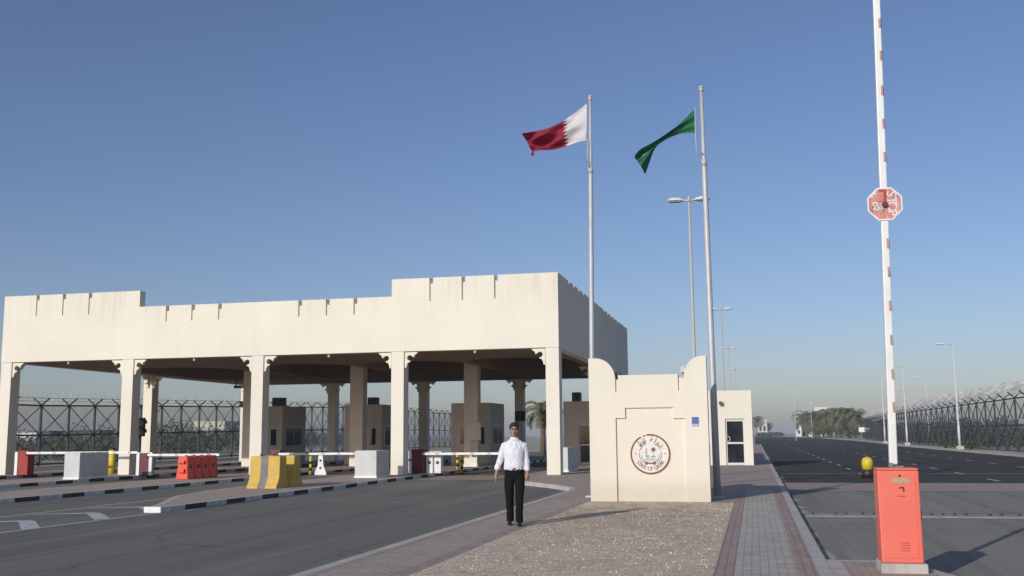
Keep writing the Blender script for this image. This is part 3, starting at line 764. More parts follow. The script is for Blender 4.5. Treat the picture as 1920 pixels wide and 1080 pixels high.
# crossed swords, boat, palm and waves
b = MB()
for s in (-1, 1):
    pts = []
    for i in range(15):
        a = R(250 + 105 * i / 14) if s > 0 else R(290 - 105 * i / 14)
        pts.append((EX + s * -0.0 + 0.215 * math.cos(a), EZ - 0.0 + 0.215 * math.sin(a), 0.014 * (1 - i / 16) + 0.003))
    for i in range(14):
        (x0, z0, w0), (x1, z1, w1) = pts[i], pts[i + 1]
        d = Vector((x1 - x0, z1 - z0)).normalized(); n = Vector((-d.y, d.x))
        b.prism([(x0 + n.x * w0, z0 + n.y * w0), (x1 + n.x * w1, z1 + n.y * w1), (x1 - n.x * w1, z1 - n.y * w1), (x0 - n.x * w0, z0 - n.y * w0)], None, XZ(0), EY - 0.018, EY - 0.021 - 0.0005 * s)
    hx, hz = EX - s * 0.095, EZ - 0.215
    b.prism([(hx - 0.035, hz - 0.03), (hx + 0.035, hz - 0.03), (hx + 0.028, hz + 0.03), (hx - 0.028, hz + 0.035)], None, XZ(0), EY - 0.018, EY - 0.0225)
b.build('crossed_swords', 'emb_line', em)
b = MB()
b.prism([(EX - 0.12, EZ - 0.02), (EX - 0.02, EZ - 0.03), (EX - 0.035, EZ - 0.075), (EX - 0.10, EZ - 0.07)], None, XZ(0), EY - 0.018, EY - 0.021)
b.prism([(EX - 0.09, EZ - 0.015), (EX - 0.08, EZ + 0.15), (EX - 0.072, EZ + 0.15), (EX - 0.075, EZ - 0.015)], None, XZ(0), EY - 0.018, EY - 0.021)
b.prism([(EX - 0.12, EZ + 0.0), (EX - 0.10, EZ + 0.14), (EX - 0.085, EZ + 0.15), (EX - 0.10, EZ + 0.01)], None, XZ(0), EY - 0.018, EY - 0.0205)
for k in range(3):
    zz = EZ - 0.10 - 0.03 * k; wv = []
    for i in range(21): wv.append((EX - 0.12 + 0.012 * i, zz + 0.008 * math.sin(i * 1.3 + k)))
    b.prism(wv + [(x, z + 0.011) for x, z in reversed(wv)], None, XZ(0), EY - 0.018, EY - 0.0208)
b.prism([(EX + 0.0, EZ - 0.07), (EX + 0.13, EZ - 0.07), (EX + 0.10, EZ - 0.04), (EX + 0.03, EZ - 0.045)], None, XZ(0), EY - 0.018, EY - 0.0207)
b.prism([(EX + 0.078, EZ - 0.045), (EX + 0.070, EZ + 0.09), (EX + 0.082, EZ + 0.09), (EX + 0.092, EZ - 0.045)], None, XZ(0), EY - 0.018, EY - 0.0207)
b.build('boat_and_waves', 'emb_grey', em)
b = MB()
st = []
for i in range(18):
    q = 0.068 if i % 2 == 0 else 0.036; st.append((EX + 0.075 + q * math.cos(2 * math.pi * i / 18), EZ + 0.105 + q * math.sin(2 * math.pi * i / 18)))
b.prism(st, None, XZ(0), EY - 0.018, EY - 0.022)
b.build('palm_crown', 'emb_line', em)
bp = thing('number_plate', 'small blue plate with pale lower band screwed to the right of the wall', 'plate', (-1.34, YW, 1.97))
b = MB(); b.box(-1.425, -1.265, YW - 0.015, YW - 0.001, 1.93, 2.085); b.build('upper_plate', 'plate', bp, bevel=0.003)
b = MB(); b.box(-1.425, -1.265, YW - 0.013, YW - 0.001, 1.865, 1.927); b.build('lower_band', 'plate_w', bp, bevel=0.003)

# ------------------------------------------------------------------ flagpoles and flags
def flagpole(x, y, top, xt, label, r0, halyard):
    t = thing('flagpole', label, 'flagpole', (x, y, ZI), 'flagpoles beside the emblem wall')
    def px(z): return x + (xt - x) * (z - ZI) / (top - ZI)
    zz = [ZI, 3.0, 3.02, 8.6, 8.64, top]; rr = [r0, r0 * 0.92, r0 * 0.88, r0 * 0.74, r0 * 0.60, r0 * 0.50]
    b = MB(); b.tube([(px(z), y, z) for z in zz], rr, 16); b.build('pole', 'galv', t)
    b = MB(); b.tube([(xt, y, top), (xt, y, top + 0.08)], [r0 * 0.65, r0 * 0.6], 12); b.ellipsoid((xt, y, top + 0.11), (r0 * 0.75, r0 * 0.75, r0 * 0.55), 12, 8); b.build('truck', 'galv_dull', t)
    b = MB(); b.tube([(px(8.6), y, 8.55), (px(8.6), y, 8.72)], r0 * 0.86, 12); b.build('clamp', 'galv_dull', t)
    b = MB(); b.box(x - 0.17, x + 0.17, y - 0.17, y + 0.17, ZI - 0.01, ZI + 0.04); b.build('base_plate', 'galv_dull', t, bevel=0.006)
    b = MB(); b.tube(halyard, 0.013, 6); b.build('halyard', 'galv_dull', t)
    return t
flagpole(-4.06, 26.4, 10.55, -3.93, 'left grey flagpole flying the maroon and white flag', 0.078, [(-3.98, 26.3, 8.7), (-4.02, 26.28, 9.0), (-4.0, 26.3, 9.45)])
flagpole(-0.955, 26.4, 10.55, -1.0, 'right grey flagpole flying the green flag beside the emblem wall', 0.090, [(-1.0, 26.3, 8.85), (-1.17, 26.25, 8.9), (-1.18, 26.25, 9.3), (-1.17, 26.25, 10.1)])
def spl(pts, t):
    n = len(pts) - 1; k = min(int(t * n), n - 1); f = t * n - k
    p0, p1, p2, p3 = pts[max(k - 1, 0)], pts[k], pts[k + 1], pts[min(k + 2, n)]
    return tuple(0.5 * ((2 * p1[i]) + (-p0[i] + p2[i]) * f + (2 * p0[i] - 5 * p1[i] + 4 * p2[i] - p3[i]) * f * f + (-p0[i] + 3 * p1[i] - 3 * p2[i] + p3[i]) * f ** 3) for i in range(2))
def flag(name, label, top, bot, y0, depth, mat, nu=60, nv=24):
    me = bpy.data.meshes.new(name); vs = []; fs = []; uv = []
    for j in range(nv + 1):
        for i in range(nu + 1):
            u, v = i / nu, j / nv
            a, c = spl(top, u), spl(bot, u)
            vs.append((a[0] + (c[0] - a[0]) * v, y0 + depth(u, v), a[1] + (c[1] - a[1]) * v)); uv.append((u, v))
    for j in range(nv):
        for i in range(nu):
            a = j * (nu + 1) + i; fs.append((a, a + 1, a + nu + 2, a + nu + 1))
    me.from_pydata(vs, [], fs); l = me.uv_layers.new(name='flag')
    for lp in me.loops: l.data[lp.index].uv = uv[lp.vertex_index]
    for p in me.polygons: p.use_smooth = True
    me.materials.append(mat)
    o = bpy.data.objects.new(name, me); C.objects.link(o); return tag(o, label, 'flag')
def flagmat(kind):
    m, nt, N, L, bs = nodemat(kind + '_flag_cloth')
    uvn = N.new('ShaderNodeUVMap'); uvn.uv_map = 'flag'; sp = N.new('ShaderNodeSeparateXYZ'); L.new(uvn.outputs[0], sp.inputs[0])
    u, v = sp.outputs[0], sp.outputs[1]
    if kind == 'maroon':
        tri = mth(nt, 'PINGPONG', mth(nt, 'MULTIPLY', v, 9.0), 0.5)
        edge = mth(nt, 'ADD', mth(nt, 'MULTIPLY', tri, 0.16), 0.335)
        f = mth(nt, 'GREATER_THAN', u, edge)
        col = mix(nt, f, (0.72, 0.68, 0.68), (0.30, 0.012, 0.045))
    else:
        band = mth(nt, 'LESS_THAN', mth(nt, 'ABSOLUTE', mth(nt, 'SUBTRACT', v, 0.42)), 0.045)
        inu = mth(nt, 'MULTIPLY', mth(nt, 'GREATER_THAN', u, 0.25), mth(nt, 'LESS_THAN', u, 0.86))
        nz = mth(nt, 'GREATER_THAN', noise(nt, tc(nt), 9, 3), 0.42)
        f = mth(nt, 'MULTIPLY', mth(nt, 'MULTIPLY', band, inu), nz)
        col = mix(nt, f, (0.012, 0.15, 0.065), (0.35, 0.48, 0.36))
    L.new(col, bs.inputs['Base Color']); bs.inputs['Roughness'].default_value = 0.75
    tr = N.new('ShaderNodeBsdfTranslucent'); L.new(col, tr.inputs[0]); mx = N.new('ShaderNodeMixShader'); mx.inputs[0].default_value = 0.22
    L.new(bs.outputs[0], mx.inputs[1]); L.new(tr.outputs[0], mx.inputs[2]); L.new(mx.outputs[0], N['Material Output'].inputs[0])
    return m
fl1 = flag('flag', 'maroon and white flag with serrated edge blowing from the left flagpole',
    [(-4.02, 10.48), (-4.35, 10.27), (-4.66, 10.08), (-5.05, 9.89), (-5.45, 9.77), (-5.76, 9.70)],
    [(-4.05, 9.46), (-4.33, 9.43), (-4.64, 9.38), (-4.98, 9.28), (-5.24, 9.20), (-5.47, 9.14)], 26.4,
    lambda u, v: u ** 0.7 * (0.15 * math.sin(6.2 * v + 5.5 * u) + 0.12 * math.sin(11 * v - 8 * u + 1) + 0.05 * math.sin(19 * v + 6 * u)) + 0.08 * math.sin(5.5 * u) * u, flagmat('maroon'))
b = MB()
cv = fl1.data.vertices[61 * 25 - 1].co
b.tube([(cv.x, cv.y, cv.z + 0.02), (cv.x + 0.005, cv.y, cv.z - 0.06)], [0.03, 0.04], 8)
fl1c = b.build('toggle', 'maroon'); fl1c.parent = fl1
flag('flag', 'green flag twisted narrow in the wind on the right flagpole',
    [(-1.18, 10.08), (-1.45, 9.82), (-1.75, 9.56), (-2.02, 9.36), (-2.35, 9.17), (-2.62, 9.06), (-2.79, 8.93)],
    [(-1.18, 9.43), (-1.42, 9.43), (-1.72, 9.37), (-2.00, 9.25), (-2.24, 9.04), (-2.40, 8.74), (-2.53, 8.46)], 26.3,
    lambda u, v: 0.13 * math.sin(6.5 * v + 5.0 * u + 2.2) * (0.3 + u) + 0.07 * math.sin(15 * v + 6 * u) * (0.3 + u), flagmat('green'))

# ------------------------------------------------------------------ street lamps
def lamp_head(b_parent, x0, x1, y, z):
    s = 1 if x1 > x0 else -1
    b = MB(); rings = []
    for k, (t, w, h) in enumerate(((0, 0.06, 0.05), (0.15, 0.13, 0.09), (0.5, 0.17, 0.11), (0.85, 0.15, 0.09), (1, 0.07, 0.04))):
        x = x0 + (x1 - x0) * t; zz = z + 0.03 * t
        rings.append([(x, y - w, zz), (x, y - w * .7, zz + h), (x, y + w * .7, zz + h), (x, y + w, zz)])
    b.ring_loft(rings, True, True, False); h = b.build('lamp_head', 'lamp', b_parent)
    b = MB(); xa, xb = sorted((x0 + (x1 - x0) * .2, x0 + (x1 - x0) * .9)); b.box(xa, xb, y - 0.12, y + 0.12, z - 0.03, z + 0.01); b.build('lens', 'lampglass', h)
def lamp_double(x, y, top, label):
    t = thing('street_lamp', label, 'street lamp', (x, y, ZI), 'double headed street lamps')
    b = MB(); b.tube([(x, y, ZI), (x, y, 1.6), (x, y, 1.62), (x, y, top)], [0.10, 0.095, 0.075, 0.045], 12); b.build('pole', 'galv_dull', t)
    b = MB(); b.tube([(x - 0.35, y, top - 0.02), (x, y, top - 0.05), (x + 0.35, y, top - 0.02)], 0.04, 8); b.tube([(x, y, top - 0.1), (x, y, top + 0.12)], 0.06, 8); b.build('cross_arm', 'galv_dull', t)
    lamp_head(t, x - 0.20, x - 0.80, y, top - 0.05); lamp_head(t, x + 0.20, x + 0.80, y, top - 0.05)
    return t
L0 = lamp_double(-2.08, 39.0, 10.55, 'tallest looking double headed street lamp rising behind the emblem wall')
for y, lab in ((75, 'double headed street lamp seen just right of the green flag pole, second in its row'), (110, 'double headed street lamp above the right booth, third in its row'), (146, 'most distant double headed street lamp behind the white door booth')):
    dup(L0, (-2.0 if y < 100 else -2.3, y, ZI), lab)
for x, y, lab in ((8.5, 228, 'far lamp head floating above the road right of the booth'), (16.5, 318, 'far lamp head seen over the left palms'), (11.0, 600, 'tiny lamp head far down the road above the hedge')):
    dup(L0, (x, y, 0), lab).scale = (0.7, 0.3, 1)
def lamp_single(x, y, top, label):
    t = thing('street_lamp', label, 'street lamp', (x, y, 0.11), 'single arm street lamps by the fence')
    b = MB(); b.box(x - 0.3, x + 0.3, y - 0.3, y + 0.3, 0.1, 0.42); b.build('footing', 'concrete', t, bevel=0.03)
    b = MB(); b.tube([(x, y, 0.4), (x, y, 2.2), (x, y, 2.22), (x, y, top)], [0.12, 0.11, 0.085, 0.05], 12); b.build('pole', 'lamp', t)
    b = MB(); b.tube([(x, y, top - 0.04), (x - 0.5, y, top + 0.02), (x - 0.75, y, top + 0.03)], 0.045, 8); b.build('arm', 'lamp', t)
    lamp_head(t, x - 0.65, x - 1.5, y, top)
    return t
L1 = lamp_single(17.65, 98.9, 9.45, 'nearest single arm street lamp in front of the right fence')
for x, y, lab in ((17.65, 131.5, 'second single arm street lamp in front of the right fence, beside the white boom'), (17.7, 153.5, 'single arm street lamp just left of the white boom')):
    dup(L1, (x, y, 0.11), lab)
for x, y, lab in ((24.5, 160, 'lamp with dark head standing behind the right fence'), (27.5, 205, 'far lamp with pale head rising behind the right fence')):
    dup(L1, (x, y, 0.11), lab)

# ------------------------------------------------------------------ fences
def fence(label, pts, hfun, cat='fence', coils=(), wr=0.011):
    t = thing('security_fence', label, cat, (pts[0][0], pts[0][1], 0), 'security fences with razor wire')
    rails = MB(); brace = MB(); net = MB(); wires = MB()
    P = [Vector((x, y, 0)) for x, y in pts]
    for i, p in enumerate(P):
        h = hfun(p)
        b = MB(); w = 0.06
        b.box(p.x - w, p.x + w, p.y - w, p.y + w, 0, h)
        for s in (-1, 1): b.bar((p.x, p.y, h - 0.03), (p.x + s * 0.5, p.y + 0.12 * s, h + 0.42), 0.07)
        b.build('post', 'fence', t)
        if i == len(P) - 1: continue
        q = P[i + 1]; h2 = hfun(q)
        for f in (0.03, 0.5, 0.985):
            rails.bar((p.x, p.y, h * f), (q.x, q.y, h2 * f), 0.075)
        for a, c in ((0.03, 0.5), (0.5, 0.985)):
            brace.bar((p.x, p.y, h * a), (q.x, q.y, h2 * c), 0.05); brace.bar((p.x, p.y, h * c), (q.x, q.y, h2 * a), 0.05)
        net.quad((p.x + 0.03, p.y, 0.02), (q.x + 0.03, q.y, 0.02), (q.x + 0.03, q.y, h2), (p.x + 0.03, p.y, h))
        for s in (-1, 1):
            for k in (0.5, 1.0):
                wires.tube([(p.x + s * 0.5 * k, p.y + 0.12 * s * k, h + 0.42 * k), (q.x + s * 0.5 * k, q.y + 0.12 * s * k, h2 + 0.42 * k)], 0.012, 3, False, cap=False)
    rails.build('rails', 'fence', t); brace.build('cross_bracing', 'fence', t); net.build('wire_mesh', 'mesh', t)
    if coils:
        for (cz, rad, pitch) in coils:
            line = []
            for i in range(len(P) - 1):
                p, q = P[i], P[i + 1]; d = (q - p).length; n = int(d / pitch * 9)
                for k in range(n):
                    f = k / n; c = p + (q - p) * f; h = hfun(p) + (hfun(q) - hfun(p)) * f
                    a = 2 * math.pi * (f * int(d / pitch)) + 0.9 * math.sin(f * 9 + i)
                    line.append((c.x + rad * math.cos(a), c.y + 0.08 * math.sin(2.7 * i), h + cz + rad * math.sin(a) + 0.05 * math.sin(1.7 * i + f * 3)))
            wires.tube(line, wr, 3, False, cap=False)
    wires.build('razor_wire', 'wire', t, fixn=False)
    return t
fence('dark security fence with tall razor wire along the right side of the main road', [(19.6 + (0 if y < 140 else (y - 140) * 0.035), y) for y in [72.3 + 3.55 * k for k in range(46)]], lambda p: 4.25, coils=((0.52, 0.38, 0.33), (0.88, 0.36, 0.41)), wr=0.010)
fence('dark cross braced security fence seen through the canopy on the left', [(-44.7 + 0.02 * (k > 16), 49.8 + 2.8 * k) for k in range(44)], lambda p: min(3.9 + max(0, p.y - 58) * 0.022, 5.0), coils=((0.5, 0.34, 0.55),), wr=0.006)

# ------------------------------------------------------------------ concrete boxes and blocks
def conc_box(x0, x1, y0, y1, h, label, mat='box_conc', foot=True):
    t = thing('equipment_box', label, 'box', ((x0 + x1) / 2, (y0 + y1) / 2, ZI), 'pale equipment boxes on the toll islands')
    b = MB(); b.box(x0, x1, y0, y1, ZI + 0.07, ZI + h); b.build('body', mat, t, bevel=0.015)
    b = MB(); b.box(x0 - 0.02, x1 + 0.03, y0 - 0.03, y1 + 0.02, ZI - 0.005, ZI + 0.075); b.build('base_slab', 'white', t, bevel=0.01)
    if foot:
        b = MB(); b.box(x1 - 0.06, x1 + 0.055, y0 - 0.12, y0 - 0.035, ZI - 0.06, ZI + 0.05); b.build('corner_foot', 'white', t, bevel=0.01)
    b = MB(); b.box(x1 - 0.003, x1 + 0.012, y0 + 0.25, y1 - 0.2, ZI + 0.15, ZI + h - 0.12); b.build('side_door', mat, t, bevel=0.004)
    return t
conc_box(-26.55, -25.86, 36.1, 37.95, 1.03, 'large pale box on the island at far left, in front of the second column')
conc_box(-15.02, -14.14, 37.75, 39.2, 1.03, 'pale box on the near island, left of the column with maroon gate unit')
conc_box(-8.45, -7.80, 43.9, 46.3, 1.03, 'pale slim box beside the right front column', foot=False)

def water_barrier():
    x0, x1, y0, y1 = -21.65, -21.2, 36.15, 38.4
    t = thing('plastic_barrier', 'orange red plastic water filled road barrier on the second island', 'barrier', (-21.4, 37.3, ZI))
    prof = [(-0.26, 0), (0.26, 0), (0.25, 0.10), (0.20, 0.45), (0.19, 0.84), (0.16, 0.88), (-0.16, 0.88), (-0.19, 0.84), (-0.20, 0.45), (-0.25, 0.10)]
    b = MB(); n = 4; L = (y1 - y0) / n; xc = (x0 + x1) / 2
    for k in range(n):
        ya, yb = y0 + k * L + (0.07 if k else 0), y0 + (k + 1) * L
        rings = [[(xc + u, y, ZI + v) for u, v in prof] for y in (ya, yb)]
        b.ring_loft(rings, True, True, False)
    b.build('body', 'plastic_orange', t, bevel=0.025)
    for k in range(n):
        yc = y0 + (k + 0.5) * L
        for s in (-1, 1):
            b = MB(); b.tube([(xc + s * 0.19, yc, ZI + 0.46), (xc + s * 0.206, yc, ZI + 0.46)], 0.10, 14); b.build('forklift_hole', 'dark', t)
    for k in range(n):
        for f in (0.02, 0.98):
            yc = y0 + (k + f) * L
            b = MB(); b.tube([(xc + 0.255, yc, ZI + 0.06), (xc + 0.205, yc, ZI + 0.46), (xc + 0.192, yc, ZI + 0.84)], 0.026, 6); b.build('rib', 'plastic_orange', t)
    for za, zb in ((0.25, 0.40), (0.60, 0.72)):
        b = MB(); b.box(xc - 0.13, xc + 0.13, y0 - 0.10, y0 + 0.01, ZI + za, ZI + zb); b.build('coupling_lug', 'plastic_orange', t, bevel=0.02)
    for k in range(n):
        b = MB(); b.tube([(xc, y0 + (k + .5) * L, ZI + 0.87), (xc, y0 + (k + .5) * L, ZI + 0.91)], 0.07, 12); b.build('filler_cap', 'orange_dark', t)
water_barrier()

def jersey(x0, x1, y0, y1, label, stripes):
    t = thing('concrete_block', label, 'road block', ((x0 + x1) / 2, (y0 + y1) / 2, ZI), 'yellow and grey concrete road blocks')
    yc = (y0 + y1) / 2; hb = (y1 - y0) / 2
    prof = [(-hb, 0), (-hb * 0.97, 0.07), (-hb * 0.74, 0.20), (-hb * 0.58, 0.33), (-hb * 0.50, 0.98), (hb * 0.50, 0.98), (hb * 0.58, 0.33), (hb * 0.74, 0.20), (hb * 0.97, 0.07), (hb, 0)]
    x = x0
    for k, (w, m) in enumerate(stripes):
        b = MB(); xe = x + w
        b.ring_loft([[(xx, yc + u, ZI + v) for u, v in prof] for xx in (x, xe)], True, True, False)
        b.build('yellow_band' if m == 'yellow' else 'grey_band', m, t); x = xe
    b = MB()
    for xx in (x0 + 0.25, x1 - 0.25): b.tube([(xx, yc - 0.06, ZI + 0.97), (xx, yc - 0.05, ZI + 1.04), (xx, yc + 0.05, ZI + 1.04), (xx, yc + 0.06, ZI + 0.97)], 0.012, 6)
    b.build('lifting_loop', 'fence', t)
jersey(-15.45, -14.52, 29.85, 30.75, 'nearest yellow and grey striped concrete block on the first island', [(0.36, 'yellow'), (0.26, 'grey_paint'), (0.38, 'yellow')])
jersey(-15.5, -14.5, 31.0, 31.9, 'concrete block half in shade just behind the striped one', [(0.3, 'yellow'), (0.3, 'grey_paint'), (0.40, 'yellow')])

# ------------------------------------------------------------------ toll lane gates
def gate(x, y, w, h, hous, frame, xe, zb, label, dots=0):
    t = thing('lane_gate', label, 'gate', (x, y, ZI), 'lane gates under the canopy')
    b = MB(); b.box(x - w / 2, x + w / 2, y, y + 0.45, ZI, ZI + h); b.build('housing', hous, t, bevel=0.02)
    b = MB(); b.box(x - w / 2 - 0.03, x + w / 2 + 0.03, y - 0.03, y + 0.48, ZI + h, ZI + h + 0.07); b.build('lid', hous, t, bevel=0.015)
    if frame:
        b = MB()
        for s in ((-1, 1) if frame == 2 else (-1,)): b.box(x + s * (w / 2 + 0.09) - 0.075, x + s * (w / 2 + 0.09) + 0.075, y - 0.02, y + 0.12, ZI, ZI + h + 0.02)
        b.box(x - w / 2 - 0.16, x + w / 2 + 0.16, y + 0.0, y + 0.1, ZI + h + 0.02, ZI + h + 0.09) if frame == 2 else None
        b.build('guard_frame', 'white', t, bevel=0.01)
    s = 1 if xe > x else -1
    b = MB(); xs = x + s * (w / 2 - 0.1)
    b.box(min(xs, xe), max(xs, xe), y - 0.10, y - 0.05, zb - 0.05, zb + 0.05); bo = b.build('boom', 'white', t, bevel=0.008)
    b = MB(); n = int(abs(xe - xs) / 0.75)
    for k in range(1, n + 1):
        xx = xs + s * (0.75 * k - 0.1)
        if abs(xx + s * .2 - xs) > abs(xe - xs): break
        b.box(min(xx, xx + s * 0.16), max(xx, xx + s * 0.16), y - 0.103, y - 0.047, zb - 0.053, zb + 0.053)
    b.build('boom_stripes', 'pale_stripe', bo)
    b = MB(); b.tube([(xs, y - 0.12, zb), (xs, y + 0.02, zb)], 0.09, 12); b.build('pivot', hous, t)
    return t
gate(-31.75, 40.3, 0.5, 1.0, 'red', 1, -26.0, 1.10, 'red lane gate with white boom at the far left between two columns')
gate(-25.58, 40.1, 0.42, 0.88, 'maroon', 2, -22.0, 0.99, 'maroon lane gate in a white frame left of the orange barrier')
gate(-21.15, 43.5, 0.45, 0.92, 'maroon', 0, -17.15, 0.95, 'maroon lane gate half hidden behind the yellow block, boom to the pale box')
g = gate(-13.95, 42.2, 0.52, 0.95, 'maroon', 0, -10.35, 0.95, 'maroon lane gate by the fourth column, boom reaching towards the walking man')
b = MB()
for z0, z1 in ((0.1, 0.52), (0.6, 0.95)): b.box(-14.38, -14.24, 42.22, 42.36, ZI + z0, ZI + z1)
b.box(-14.36, -14.26, 42.24, 42.34, ZI, ZI + 0.95); b.build('guard_post', 'white', g, bevel=0.01)
b = MB(); b.box(-14.385, -14.235, 42.215, 42.365, ZI + 0.52, ZI + 0.60); b.build('red_band', 'red', g)
def cabinet(x, y, label):
    t = thing('control_cabinet', label, 'cabinet', (x, y, ZI), 'white control cabinets by the fourth column')
    b = MB(); b.box(x - 0.15, x + 0.15, y, y + 0.35, ZI, ZI + 0.88); b.build('body', 'white', t, bevel=0.02)
    b = MB(); b.tube([(x, y - 0.02, ZI + 0.45), (x, y + 0.01, ZI + 0.45)], 0.07, 14); b.build('lens', 'black', t)
    b = MB(); b.box(x - 0.17, x + 0.17, y - 0.02, y + 0.37, ZI + 0.88, ZI + 0.92); b.build('lid', 'alu', t)
    return t
c = cabinet(-13.5, 42.4, 'white cabinet with round black lens, next to the maroon gate')
dup(c, (-13.14, 42.4, ZI), 'white cabinet with round black lens, the one nearer the walking man')
for (x, y, z) in (): pass
# boom rest
t = thing('boom_rest', 'white splayed stand with dark dots holding up the lane boom', 'stand', (-18.88, 43.42, 0))
b = MB()
b.prism([(-19.17, 0.02), (-18.60, 0.02), (-18.62, 0.16), (-18.74, 0.42), (-18.78, 0.88), (-18.98, 0.88), (-19.02, 0.42), (-19.15, 0.16)], None, XZ(0), 43.36, 43.50)
b.build('body', 'white', t, bevel=0.012)
b = MB()
for z in (0.66, 0.33): b.tube([(-18.88, 43.35, z), (-18.88, 43.365, z)], 0.055, 12)
b.build('reflector', 'black', t)

# bollards
def bollard(x, y, h, label):
    t = thing('bollard', label, 'bollard', (x, y, 0), 'thin yellow and black bollards under the canopy')
    b = MB(); b.tube([(x, y, -0.01), (x, y, h)], 0.06, 10); b.build('post', 'yellow_b', t)
    for z0, z1 in ((0.25, 0.42), (0.6, 0.74)):
        b = MB(); b.tube([(x, y, h * z0), (x, y, h * z1)], 0.063, 10); b.build('black_band', 'black', t)
    b = MB(); b.tube([(x, y, -0.005), (x, y, 0.05)], 0.10, 10); b.build('foot', 'black', t)
    return t
b0 = bollard(-19.28, 43.2, 0.85, 'thin striped bollard left of the white boom rest')
dup(b0, (-13.3, 46.0, 0.10), 'thin striped bollard left of the sign board post')
dup(b0, (-12.75, 44.8, 0), 'thin striped bollard under the boom, nearest the sign board block')
t = thing('warning_post', 'thick yellow post with black cap beside the second column', 'post', (-28.42, 42.0, ZI))
b = MB(); b.tube([(-28.42, 42, ZI - 0.01), (-28.42, 42, 1.2)], 0.155, 14); b.build('post', 'yellow_b', t)
b = MB(); b.tube([(-28.42, 42, 1.2), (-28.42, 42, 1.27), (-28.42, 42, 1.29)], [0.165, 0.165, 0.08], 14); b.build('cap', 'black', t)

# traffic signal and lane signals
def signal(x, y, z, w, h, label, pole=True):
    t = thing('traffic_signal', label, 'traffic signal', (x, y, ZI), 'black lane signals')
    b = MB(); b.box(x - w / 2, x + w / 2, y, y + 0.25, z - h / 2, z + h / 2); b.build('housing', 'black', t, bevel=0.03)
    for s in (-1, 1):
        zc = z + s * h * 0.24; rr = h * 0.19
        b = MB(); pts = []
        for k in range(13):
            a = R(-20 + 220 * k / 12); pts.append((x + rr * math.cos(a), zc + rr * math.sin(a)))
        inn = [(x + (px - x) * 0.9, zc + (pz - zc) * 0.9) for px, pz in reversed(pts)]
        b.prism(pts + inn, None, XZ(0), y - 0.28, y + 0.01); b.build('visor', 'black', t)
        b = MB(); b.ellipsoid((x, y - 0.005, zc), (rr * 0.85, 0.03, rr * 0.85), 14, 8); b.build('lens', 'lampglass', t)
    if pole:
        b = MB(); b.tube([(x, y + 0.13, ZI - 0.01), (x, y + 0.13, z - h / 2 + 0.02)], 0.05, 10); b.build('pole', 'fence', t)
    else:
        b = MB(); b.box(x - 0.05, x + 0.05, y + 0.2, y + 0.42, z - 0.06, z + 0.06); b.build('wall_bracket', 'fence', t)
    return t
sg = signal(-27.66, 43.0, 2.22, 0.42, 0.86, 'black traffic signal on a post between the second column and a sunlit rear column')
sg.rotation_euler.z = R(55)
signal(-14.25, 63.3, 2.88, 0.66, 0.62, 'black lane signal on the back column behind the walking man', False)
signal(-33.25, 63.3, 3.9, 0.40, 0.42, 'small dark lane signal on the sunlit back column', False)

# sign board on a post with white block
t = thing('sign_board', 'blank grey square sign board on a pale post in front of a column', 'sign', (-14.18, 51.95, ZI))
b = MB(); b.box(-14.60, -13.76, 51.9, 51.96, 1.48, 2.36); b.build('board', 'panel_grey', t, bevel=0.008)
b = MB(); b.box(-14.38, -14.27, 51.97, 52.06, ZI, 2.2); b.build('post', 'panel_grey', t, bevel=0.01)
t = thing('concrete_block', 'small cream block in the sun at the foot of the sign board', 'block', (-14.1, 51.6, ZI))
b = MB(); b.box(-14.24, -13.84, 51.45, 51.85, ZI, 0.60); b.build('block', 'cream', t, bevel=0.02)
b = MB(); b.box(-14.52, -13.76, 51.2, 51.44, ZI, 0.24); b.build('kerb_stone', 'white', t, bevel=0.01)

# ------------------------------------------------------------------ near barrier
nbx, nby = 1.567, 12.6
t = thing('barrier_gate', 'faded orange barrier cabinet with its white boom raised upright beside the road', 'barrier', (nbx, nby, ZI))
b = MB(); b.box(1.325, 1.825, nby - 0.06, nby + 0.46, ZI - 0.005, 0.235); b.build('plinth', 'concrete', t, bevel=0.012)
b = MB(); b.box(1.343, 1.792, nby, nby + 0.40, 0.236, 1.262); hs = b.build('cabinet', 'orange', t, bevel=0.016)
b = MB(); b.box(1.344, 1.791, nby + 0.001, nby + 0.399, 1.264, 1.290); b.build('lid', 'orange', t, bevel=0.012)
b = MB(); b.box(1.385, 1.75, nby - 0.007, nby + 0.002, 0.29, 1.225); dr = b.build('front_door', 'orange', hs, bevel=0.005)
# a worn maker's strip and the little mark under it, flat on the door
b = MB(); b.box(1.485, 1.685, nby - 0.012, nby - 0.006, 1.125, 1.178); b.build('name_strip', 'label', hs, bevel=0.002)
b = MB(); cx, cz, yy = 1.595, 1.055, nby - 0.006
b.prism([(cx - 0.028, cz), (cx - 0.02, cz + 0.022), (cx + 0.02, cz + 0.028), (cx + 0.032, cz + 0.022), (cx + 0.032, cz - 0.035), (cx + 0.016, cz - 0.03), (cx + 0.016, cz + 0.002), (cx, cz + 0.012)], None, XZ(0), yy, yy - 0.005)
b.build('mark', 'maroon', hs)
b = MB(); b.tube([(1.585, yy, 1.208), (1.585, yy - 0.012, 1.208)], 0.012, 10); b.box(1.55, 1.64, yy - 0.004, yy, 0.975, 0.980); b.build('lock', 'black', hs)
b = MB()
for k in range(4): b.box(1.56, 1.65, yy - 0.004, yy, 0.37 + 0.028 * k, 0.378 + 0.028 * k)
b.build('vent_slots', 'orange_dark', hs)
b = MB(); b.box(1.792, 1.815, nby + 0.12, nby + 0.24, 0.70, 0.84); b.build('side_handle', 'black', hs, bevel=0.006)
b = MB(); b.box(1.485, 1.535, nby + 0.05, nby + 0.14, 1.285, 1.35); b.box(1.54, 1.65, nby + 0.06, nby + 0.13, 1.285, 1.315); b.build('boom_clamp', 'grey_paint', t, bevel=0.006)
